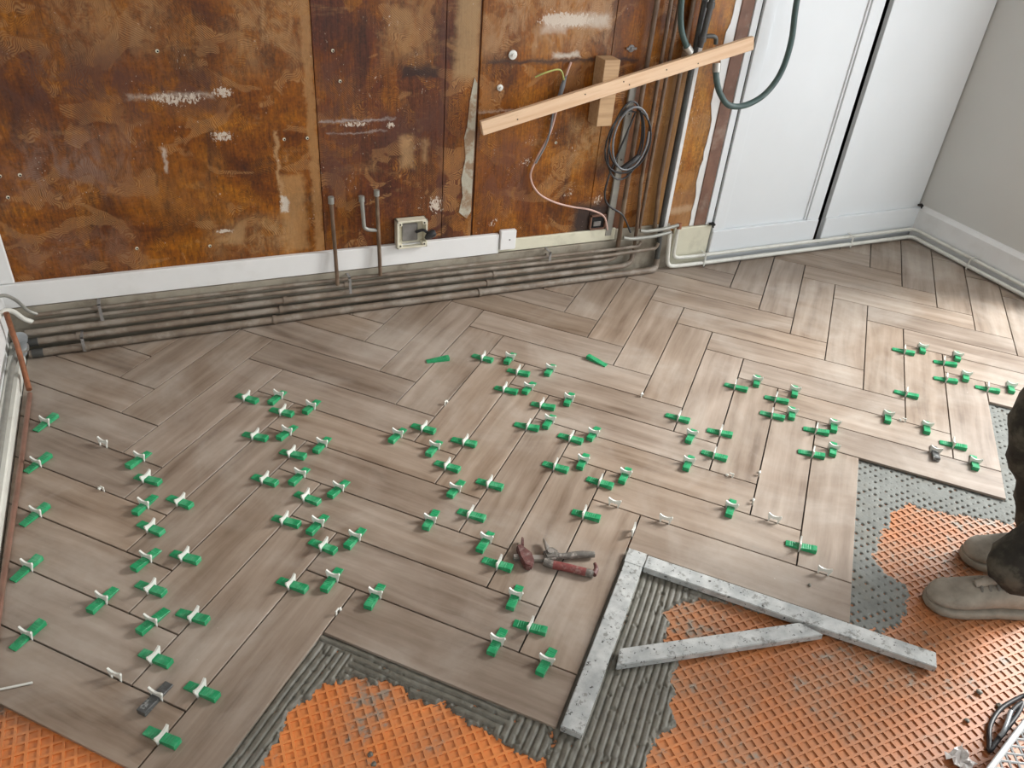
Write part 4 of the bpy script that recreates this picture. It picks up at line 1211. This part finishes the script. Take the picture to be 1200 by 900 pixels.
# clips without a wedge
for u, v, typ in ((-2.274, -2, 'v'), (3.448, 5, 'v'), (4.483, 5, 'v'), (4, 4.433, 'u'), (6.451, 6, 'v'), (7.474, 5, 'v'), (-6.478, 2, 'v')):
    a_ = -PI / 4 if typ == 'u' else PI / 4
    add_clip(P(u, v), a_, 'white plastic clip standing empty in a joint without its wedge', 'empty white clips')
for u, v, typ in ((-5.536, 1, 'v'), (-1, 6.561, 'u'), (3, 9.037, 'u'), (5.427, 7, 'v'), (6, 7.375, 'u'), (6, 6.411, 'u'), (0, 0.457, 'u'), (8.917, 11, 'v')):
    a_ = -PI / 4 if typ == 'u' else PI / 4
    add_clip(P(u, v), a_, 'broken-off white clip stump left in a joint', 'broken white clip stumps', BM_, 'broken_clip')
# loose wedges
for A, B, lb_ in ((Vector((0.6064, 1.0681, 0.0050)), Vector((0.6905, 1.0616, 0.0050)), 'loose green wedge lying flat near the dirty pipes, thin end left'), (Vector((1.2012, 0.9247, 0.0050)), Vector((1.2459, 0.8495, 0.0050)), 'loose green wedge lying flat on a bare plank under the blank cover plate')):
    o = bpy.data.objects.new('leveling_wedge', WM); COL.objects.link(o); c = (A + B) / 2
    o.location = (c.x, c.y, 0.0004); o.rotation_euler = (0, 0, math.atan2(B.y - A.y, B.x - A.x) + (PI if c.x > 1.0 else 0))
    tag(o, lb_, 'wedge')

# ------------------------------------------------------------------ metal square
sq = empty('builders_square', P(4.05, 3.93, -0.008))


def bar(u0, v0, u1, v1, width, name, cut0=0.0, cut1=0.0):
    a = P(u0, v0); b_ = P(u1, v1); d = (b_ - a); ln_ = d.length; d.normalize(); nrm = Vector((-d.y, d.x, 0))
    h = width / 2
    poly_ = [(0 - cut0, -h), (ln_ + cut1, -h), (ln_ - cut1, h), (0 + cut0, h)]
    mb = MB()
    z0, z1 = (-0.0048, 0.0150)
    mb.prism(poly_, z0, z1, lambda x, y, t: (a + d * x + nrm * y + Vector((0, 0, t))))
    o = mb.build(name, 'square', bevel=0.0018, bseg=2)
    return at(sq, o)


bar(4.215, 3.92, 4.215, 0.0, 0.050, 'long_arm', 0.0, 0.0)
bar(4.40, 3.745, 9.35, 3.745, 0.050, 'long_arm', 0.0, 0.0)
bar(4.50, 1.53, 7.36, 3.50, 0.045, 'brace', 0.012, 0.022)
corner_plate = MB().box((-0.026, -0.026, 0.0), (0.026, 0.026, 0.0012), Matrix.Translation(P(4.215, 3.745, 0.0148)) @ Matrix.Rotation(-PI / 4, 4, 'Z')).build('corner_plate', 'square')
at(sq, corner_plate)
tag(sq, 'large mortar-splashed metal square with a diagonal brace', 'square')

# ------------------------------------------------------------------ pliers
plo = empty('tiling_pliers', (0.622, 0.040, 0.0))


def chunk(name, pts, z0, z1, m, bev=0.002, sub=None):
    mb = MB(); mb.prism(pts, z0, z1, lambda x, y, t: (x, y, t))
    return at(plo, mb.build(name, m, bevel=bev, bseg=2)) if sub is None else mb


def limb(name, pts, radii, m, flat=1.0):
    mb = MB(); pth = curve_pts(pts, 6)
    rr = []
    for i in range(len(pth)):
        t = i / (len(pth) - 1) * (len(radii) - 1); k = min(int(t), len(radii) - 2); rr.append(radii[k] + (radii[k + 1] - radii[k]) * (t - k))
    mb.tube(pth, rr, 10)
    return at(plo, mb.build(name, m, smooth_angle=0.9))


chunk('front_jaw', [(0.548, 0.094), (0.562, 0.098), (0.578, 0.060), (0.574, 0.030), (0.556, 0.010), (0.541, 0.020), (0.541, 0.058)], 0.001, 0.022, 'plier_head', 0.004)
chunk('jaw_tip', [(0.561, 0.092), (0.570, 0.092), (0.580, 0.116), (0.576, 0.122)], 0.006, 0.020, 'plier_head', 0.0015)
chunk('bar_end', [(0.524, 0.058), (0.545, 0.050), (0.549, 0.066), (0.530, 0.074)], 0.002, 0.016, 'plier_grey', 0.002)
chunk('slide_bar', [(0.566, 0.042), (0.612, 0.025), (0.617, 0.041), (0.570, 0.058)], 0.003, 0.014, 'steel', 0.001)
chunk('rear_jaw', [(0.608, 0.052), (0.640, 0.058), (0.650, 0.036), (0.636, 0.016), (0.606, 0.022)], 0.001, 0.024, 'plier_grey', 0.004)
chunk('rear_tip', [(0.620, 0.054), (0.632, 0.057), (0.633, 0.080), (0.630, 0.098), (0.627, 0.080)], 0.006, 0.022, 'steel', 0.0015)
at(plo, MB().tube([(0.626, 0.040, 0.022), (0.626, 0.040, 0.028)], 0.009, 12).build('pivot', 'steel', smooth_angle=0.7))
limb('upper_handle', [(0.632, 0.034, 0.012), (0.665, 0.022, 0.012), (0.700, 0.014, 0.013), (0.742, 0.000, 0.013)], [0.009, 0.008, 0.0095, 0.010, 0.0085], 'plier_grey')
limb('lower_handle', [(0.600, 0.022, 0.012), (0.618, 0.004, 0.012), (0.650, -0.018, 0.012), (0.706, -0.062, 0.012)], [0.011, 0.0115, 0.0105, 0.0105, 0.010], 'plier_grey')
limb('red_grip', [(0.618, 0.004, 0.0122), (0.650, -0.018, 0.0122), (0.690, -0.049, 0.0122)], [0.0118, 0.0114, 0.0112], 'plier_red')
limb('return_lever', [(0.706, -0.062, 0.012), (0.722, -0.048, 0.013), (0.727, -0.030, 0.014)], [0.009, 0.0065, 0.0045], 'plier_head')
tag(plo, 'cement-stained tile pliers with a red grip lying on the planks', 'pliers')

# ------------------------------------------------------------------ small things on the floor
A = Vector((-0.7049, 0.0829, 0.0030)); B = Vector((-0.6200, 0.0766, 0.0030))
st = MB().tube([(0, 0, 0), tuple(B - A)], 0.0028, 8).build('white_stick', 'clip_white', smooth_angle=0.9); st.location = (A.x, A.y, 0.0032)
tag(st, 'thin white plastic stick lying on the plank at the left edge', 'stick')
fmb = MB(); rf = random.Random(9)
c = Vector((1.2468, -0.8032, 0.0000))
gr = {}
for i in range(7):
    for j in range(7):
        gr[(i, j)] = len(fmb.v)
        fmb.v.append(((i - 3) * 0.0085 + rf.uniform(-0.004, 0.004), (j - 3) * 0.0075 + rf.uniform(-0.004, 0.004), 0.004 + rf.random() * 0.022))
for i in range(6):
    for j in range(6):
        fmb.f.append((gr[(i, j)], gr[(i + 1, j)], gr[(i + 1, j + 1)], gr[(i, j + 1)]))
o = fmb.build('plastic_scrap', 'film'); o.location = (c.x, c.y, ZM - 0.004)
sol = o.modifiers.new('thickness', 'SOLIDIFY'); sol.thickness = 0.0012
tag(o, 'crumpled whitish plastic scrap on the orange membrane', 'scrap')
for cx, cy, r in ((1.4557, -0.7365, 0.008), (0.0302, -0.3571, 0.006), (1.2568, -0.2843, 0.005), (0.0288, -0.3345, 0.006), (1.4392, -0.6913, 0.007), (1.3464, -0.7366, 0.006)):
    c = Vector((cx, cy, 0))
    mb = MB()
    bm = bmesh.new(); bmesh.ops.create_icosphere(bm, subdivisions=2, radius=r)
    for v_ in bm.verts:
        v_.co *= 1 + 0.45 * noise.noise(v_.co * 160 + Vector((cx * 90, cy * 90, 0)))
        v_.co.z *= 0.6
    me = bpy.data.meshes.new('mortar_crumb'); bm.to_mesh(me); bm.free()
    o = link('mortar_crumb', me, 'mortar_wet')
    on_tile = under_tiles(c.x, c.y, 0.0)
    o.location = (c.x, c.y, (0.0 if on_tile else ZM) + r * 0.4)
    tag(o, 'single dark crumb of dried mortar', 'crumb', 'mortar crumbs')

# upturned lattice crate with cable beside it
ca_, cb_ = Vector((1.1148, -0.8892, 0.1600)), Vector((1.3361, -0.8243, 0.1600))
ed = (cb_ - ca_); ed.z = 0; ed.normalize(); nd = Vector((ed.y, -ed.x, 0))
cr = empty('lattice_crate', (ca_.x, ca_.y, ZM)); cr.rotation_euler = (0, 0, math.atan2(ed.y, ed.x))
x0c, x1c, y0c, y1c, hc = -0.10, 0.36, -0.28, 0.0, 0.172
rim = MB()
for lo, hi in (((x0c, y1c - 0.012, hc - 0.02), (x1c, y1c, hc)), ((x0c, y0c, hc - 0.02), (x1c, y0c + 0.012, hc)), ((x0c, y0c, hc - 0.02), (x0c + 0.012, y1c, hc)), ((x1c - 0.012, y0c, hc - 0.02), (x1c, y1c, hc)),
               ((x0c, y1c - 0.012, 0), (x1c, y1c, 0.02)), ((x0c, y0c, 0), (x1c, y0c + 0.012, 0.02)), ((x0c, y0c, 0), (x0c + 0.012, y1c, 0.02)), ((x1c - 0.012, y0c, 0), (x1c, y1c, 0.02))):
    rim.box(lo, hi)
for xx in (x0c, x1c - 0.012):
    for yy in (y0c, y1c - 0.012):
        rim.box((xx, yy, 0), (xx + 0.012, yy + 0.012, hc))
rim.build('rim', 'crate_grey', cr, bevel=0.002)


def lattice_bars(a0, a1, b0, b1, fn, name):
    stp = 0.026
    for sgn in (1, -1):
        k = a0 - (b1 - b0)
        while k < a1 + (b1 - b0):
            p0 = (k, b0 if sgn > 0 else b1); p1 = (k + (b1 - b0), b1 if sgn > 0 else b0)
            t0 = max(0, (a0 - p0[0]) / (p1[0] - p0[0])); t1 = min(1, (a1 - p0[0]) / (p1[0] - p0[0]))
            if t1 - t0 > 0.05:
                q0 = (p0[0] + (p1[0] - p0[0]) * t0, p0[1] + (p1[1] - p0[1]) * t0); q1 = (p0[0] + (p1[0] - p0[0]) * t1, p0[1] + (p1[1] - p0[1]) * t1)
                MB().tube([fn(*q0), fn(*q1)], 0.0028, 5).build(name, 'crate_grey', cr)
            k += stp


lattice_bars(x0c + 0.01, x1c - 0.01, y0c + 0.01, y1c - 0.01, lambda a, b_: Vector((a, b_, hc - 0.006)), 'slat')
lattice_bars(x0c + 0.01, x1c - 0.01, 0.015, hc - 0.015, lambda a, b_: Vector((a, y1c - 0.006, b_)), 'slat')
lattice_bars(y0c + 0.01, y1c - 0.01, 0.015, hc - 0.015, lambda a, b_: Vector((x0c + 0.006, a, b_)), 'slat')
tag(cr, 'upturned grey plastic crate with a diagonal lattice', 'crate')
lp_ = [Vector((x_, y_, 0.0)) for x_, y_ in ((1.537, -0.8037), (1.529, -0.7406), (1.4511, -0.7436), (1.3859, -0.7665), (1.3466, -0.797), (1.3347, -0.8275), (1.38, -0.8357), (1.4667, -0.801), (1.4976, -0.7559), (1.4531, -0.7633), (1.3982, -0.7938), (1.3835, -0.824))]
zz = [0.02, 0.006, 0.0, 0.0, 0.0, 0.0, 0.004, 0.012, 0.016, 0.012, 0.008, 0.002]
for q in lp_:
    off_ = (q - ca_).dot(Vector((-ed.y, ed.x, 0)))
    if off_ < 0.014:
        q += Vector((-ed.y, ed.x, 0)) * (0.014 - off_)
cbl = pipe('extension_cable', curve_pts([(q.x, q.y, ZM + 0.0055 + z_) for q, z_ in zip(lp_, zz)], 8), 0.0055, 'cable_black', 'black cable lying in loops beside the lattice crate', cat='cable')
sl_ = MB().tube([Vector(q) - cbl.location for q in curve_pts([(lp_[9].x - 0.006, lp_[9].y, ZM + 0.025), (lp_[10].x - 0.006, lp_[10].y, ZM + 0.022), (lp_[11].x - 0.004, lp_[11].y, ZM + 0.016)], 5)], 0.005, 8).build('pale_sleeve', 'fitting', cbl, smooth_angle=0.9)

# ------------------------------------------------------------------ the person at the right edge
G = ZM
person = empty('person', (1.78, -0.50, G))


def skin_mesh(name, joints, bones, m, sub=2, disp=0.0, dscale=0.08, root=0):
    me = bpy.data.meshes.new(name)
    me.from_pydata([j[0] for j in joints], bones, [])
    o = link(name, me, m)
    sk_ = o.modifiers.new('skin', 'SKIN'); sk_.use_smooth_shade = True; sk_.branch_smoothing = 0.6
    for i, (j, r) in enumerate(joints):
        sv = me.skin_vertices[0].data[i]; sv.radius = (r, r) if not isinstance(r, tuple) else r; sv.use_root = (i == root)
    ss = o.modifiers.new('sub', 'SUBSURF'); ss.levels = sub; ss.render_levels = sub
    if disp:
        tx = bpy.data.textures.new(name + '_folds', 'CLOUDS'); tx.noise_scale = dscale
        dm = o.modifiers.new('folds', 'DISPLACE'); dm.texture = tx; dm.strength = disp; dm.mid_level = 0.5; dm.texture_coords = 'GLOBAL'
    return at(person, o)


# joints: near leg straight, far leg bent at the knee
nA, nK, nH = Vector((1.735, -0.520, 0.10)), Vector((1.815, -0.535, 0.50)), Vector((2.06, -0.56, 0.90))
fA, fK, fH = Vector((1.965, -0.430, 0.10)), Vector((1.835, -0.300, 0.460)), Vector((2.10, -0.38, 0.90))
pel = Vector((2.09, -0.47, 0.95))


def lerp(a, b_, t):
    return a + (b_ - a) * t


J = [(pel, (0.13, 0.17)), (nH, 0.115), (lerp(nH, nK, 0.5), 0.100), (nK, 0.082), (lerp(nK, nA, 0.4), 0.078), (lerp(nK, nA, 0.75) + Vector((-0.015, 0.006, 0)), 0.082), (nA + Vector((-0.070, 0.022, -0.018)), 0.086),
     (fH, 0.115), (lerp(fH, fK, 0.5), 0.100), (fK, 0.082), (lerp(fK, fA, 0.4), 0.076), (lerp(fK, fA, 0.75), 0.074), (fA + Vector((-0.008, 0.005, -0.028)), 0.078), (pel + Vector((0.01, 0, 0.12)), (0.12, 0.16))]
tr_o = skin_mesh('trousers', J, [(0, 1), (1, 2), (2, 3), (3, 4), (4, 5), (5, 6), (0, 7), (7, 8), (8, 9), (9, 10), (10, 11), (11, 12), (0, 13)], 'trousers', 2, 0.035, 0.055)
# body: torso, arms with hands, neck and head, one skin
ch = pel + Vector((-0.02, 0, 0.42)); nk = pel + Vector((-0.04, 0, 0.58))
JB = [(pel + Vector((0, 0, 0.05)), 0.11), (pel + Vector((0.0, 0, 0.25)), (0.12, 0.15)), (ch, (0.13, 0.17)), (nk, 0.058), (nk + Vector((-0.02, 0, 0.09)), 0.062), (nk + Vector((-0.035, 0, 0.17)), (0.085, 0.095)), (nk + Vector((-0.03, 0, 0.25)), 0.070)]
BB = [(0, 1), (1, 2), (2, 3), (3, 4), (4, 5), (5, 6)]
JJ = [(pel + Vector((0.0, 0, 0.06)), (0.14, 0.175)), (pel + Vector((0.0, 0, 0.25)), (0.14, 0.175)), (ch, (0.145, 0.19)), (nk - Vector((0, 0, 0.05)), 0.09)]
BJ = [(0, 1), (1, 2), (2, 3)]
for s_ in (-1, 1):
    sh = ch + Vector((0.0, s_ * 0.20, 0.08)); el = sh + Vector((-0.02, s_ * 0.06, -0.29)); wr_ = el + Vector((-0.16, -s_ * 0.02, -0.19)); hd = wr_ + Vector((-0.055, 0, -0.065))
    i0 = len(JB)
    JB += [(sh, 0.062), (el, 0.044), (wr_, 0.029), (hd, (0.020, 0.040))]
    BB += [(2, i0), (i0, i0 + 1), (i0 + 1, i0 + 2), (i0 + 2, i0 + 3)]
    for k, (off_, ln_) in enumerate(((-0.030, 0.070), (-0.010, 0.080), (0.010, 0.075), (0.030, 0.058))):
        j0 = len(JB)
        JB += [(hd + Vector((-0.035, off_, -0.035)), 0.009), (hd + Vector((-0.035 - ln_ * 0.35, off_ * 1.05, -0.035 - ln_ * 0.4)), 0.0085), (hd + Vector((-0.035 - ln_ * 0.30, off_, -0.035 - ln_ * 0.95)), 0.007)]
        BB += [(i0 + 3, j0), (j0, j0 + 1), (j0 + 1, j0 + 2)]
    j0 = len(JB)
    JB += [(wr_ + Vector((-0.03, -s_ * 0.040, -0.030)), 0.011), (wr_ + Vector((-0.062, -s_ * 0.055, -0.062)), 0.009)]
    BB += [(i0 + 2, j0), (j0, j0 + 1)]
    q0 = len(JJ)
    JJ += [(sh, 0.085), (el, 0.066), (lerp(el, wr_, 0.92), 0.050)]
    BJ += [(2, q0), (q0, q0 + 1), (q0 + 1, q0 + 2)]
body = skin_mesh('body', JB, BB, 'skin', 2)
skin_mesh('jacket', JJ, BJ, 'jacket', 2, 0.02, 0.09)
hc_ = nk + Vector((-0.03, 0, 0.17))
bm = bmesh.new(); bmesh.ops.create_uvsphere(bm, u_segments=20, v_segments=14, radius=0.108)
for v_ in list(bm.verts):
    if v_.co.z < -0.02 and v_.co.x < 0.02 or v_.co.x < -0.085 and v_.co.z < 0.055:
        bm.verts.remove(v_)
for v_ in bm.verts:
    v_.co.z *= 1.08; v_.co += v_.co.normalized() * 0.006 * noise.noise(v_.co * 60)
me = bpy.data.meshes.new('hair'); bm.to_mesh(me); bm.free()
ho = link('hair', me, 'hair'); ho.location = hc_ + Vector((0.012, 0, 0.025)); at(person, ho)
ho.modifiers.new('thickness', 'SOLIDIFY').thickness = 0.01
fc = MB()
fc.prism([(-0.0, 0.03), (-0.034, -0.018), (-0.0, -0.022)], -0.013, 0.013, lambda x, z, t: hc_ + Vector((-0.080 + x, t, z)))
at(person, fc.build('nose', 'skin', bevel=0.004, bseg=2))
for s_ in (-1, 1):
    bm = bmesh.new(); bmesh.ops.create_uvsphere(bm, u_segments=12, v_segments=8, radius=0.012)
    me = bpy.data.meshes.new('eye'); bm.to_mesh(me); bm.free(); e_ = link('eye', me, 'film'); e_.location = hc_ + Vector((-0.078, s_ * 0.033, 0.020)); at(person, e_)
    bm = bmesh.new(); bmesh.ops.create_uvsphere(bm, u_segments=10, v_segments=8, radius=0.006)
    me = bpy.data.meshes.new('pupil'); bm.to_mesh(me); bm.free(); e_ = link('pupil', me, 'black'); e_.location = hc_ + Vector((-0.087, s_ * 0.033, 0.020)); at(person, e_)
    mb = MB(); mb.tube([hc_ + Vector((0.0, s_ * 0.092, 0.03)), hc_ + Vector((0.008, s_ * 0.106, 0.012)), hc_ + Vector((0.0, s_ * 0.096, -0.025))], [0.008, 0.016, 0.007], 8)
    at(person, mb.build('ear', 'skin', smooth_angle=1.2))
at(person, MB().tube([hc_ + Vector((-0.074, -0.026, -0.050)), hc_ + Vector((-0.086, 0, -0.050)), hc_ + Vector((-0.074, 0.026, -0.050))], [0.003, 0.007, 0.003], 8).build('mouth', 'plier_head', smooth_angle=1.2))


def shoe(heel, toe, label):
    """work shoe lofted from heel to toe"""
    heel = Vector((heel[0], heel[1], 0)); toe = Vector((toe[0], toe[1], 0))
    d = (toe - heel); ln_ = d.length; d.normalize(); nrm = Vector((-d.y, d.x, 0))
    root = empty('shoe', (heel.x, heel.y, G)); root.parent = person
    root.matrix_parent_inverse = Matrix.LocRotScale(person.location, person.rotation_euler, None).inverted()

    def ring(t, w, z0, z1, ex=2.4, n=20, shift=0.0):
        out = []
        for k in range(n):
            a = 2 * PI * k / n; cx_, cy_ = math.cos(a), math.sin(a)
            x = math.copysign(abs(cx_) ** (2 / ex), cx_) * w; y = math.copysign(abs(cy_) ** (2 / ex), cy_)
            zc = (z0 + z1) / 2; zh = (z1 - z0) / 2
            out.append(d * (t * ln_) + nrm * (x + shift) + Vector((0, 0, zc + y * zh)))
        return out
    prof = [(0.00, 0.020), (0.02, 0.030), (0.08, 0.038), (0.20, 0.040), (0.38, 0.0405), (0.55, 0.046), (0.70, 0.0505), (0.82, 0.0495), (0.90, 0.0435), (0.96, 0.032), (0.99, 0.019), (1.00, 0.010)]
    top = [0.075, 0.085, 0.098, 0.108, 0.108, 0.094, 0.078, 0.069, 0.061, 0.052, 0.043, 0.036]
    sole_rings = [ring(t, w + 0.004, 0.002 if t < 0.9 else 0.002 + (t - 0.9) * 0.06, 0.029, 5) for t, w in prof]
    MB().rings(sole_rings).build('sole', 'sole', root, smooth_angle=1.0)
    up_r = [ring(t * 0.985 + 0.006, w, 0.022, h, 2.3) for (t, w), h in zip(prof, top)]
    upper = MB().rings(up_r).build('upper', 'suede', root, smooth_angle=1.2)
    # welt seam and toe cap
    cap = [ring(t * 0.985 + 0.008, w + 0.0012, 0.026, h + 0.0012, 2.3) for (t, w), h in list(zip(prof, top))[7:]]
    MB().rings(cap, cap=False).build('toe_cap', 'suede', root, smooth_angle=1.2)
    for t, w, h in ((0.60, 0.036, 0.0905), (0.535, 0.036, 0.0985), (0.47, 0.034, 0.1055), (0.41, 0.034, 0.1105)):
        p_ = [d * (t * ln_) + nrm * (w * s_) + Vector((0, 0, h - 0.032 * s_ * s_ + 0.003)) for s_ in (-1, -0.6, -0.2, 0.2, 0.6, 1)]
        MB().tube(p_, 0.0042, 8).build('lace', 'lace', root, smooth_angle=1.2)
    tg = [d * (t * ln_) + Vector((0, 0, h)) for t, h in ((0.64, 0.088), (0.52, 0.104), (0.40, 0.118))]
    MB().tube(tg, [0.010, 0.013, 0.015], 10).build('tongue', 'suede', root, smooth_angle=1.2)
    root['label'] = label
    return root


shoe((1.800, -0.555), (1.528, -0.432), 'dusty taupe work shoe, its sole edge fully shown')
shoe((2.030, -0.455), (1.765, -0.348), 'dusty taupe work shoe further from the metal square')
tag(person, 'person in dark stained trousers and dusty taupe work shoes standing on the membrane', 'person')
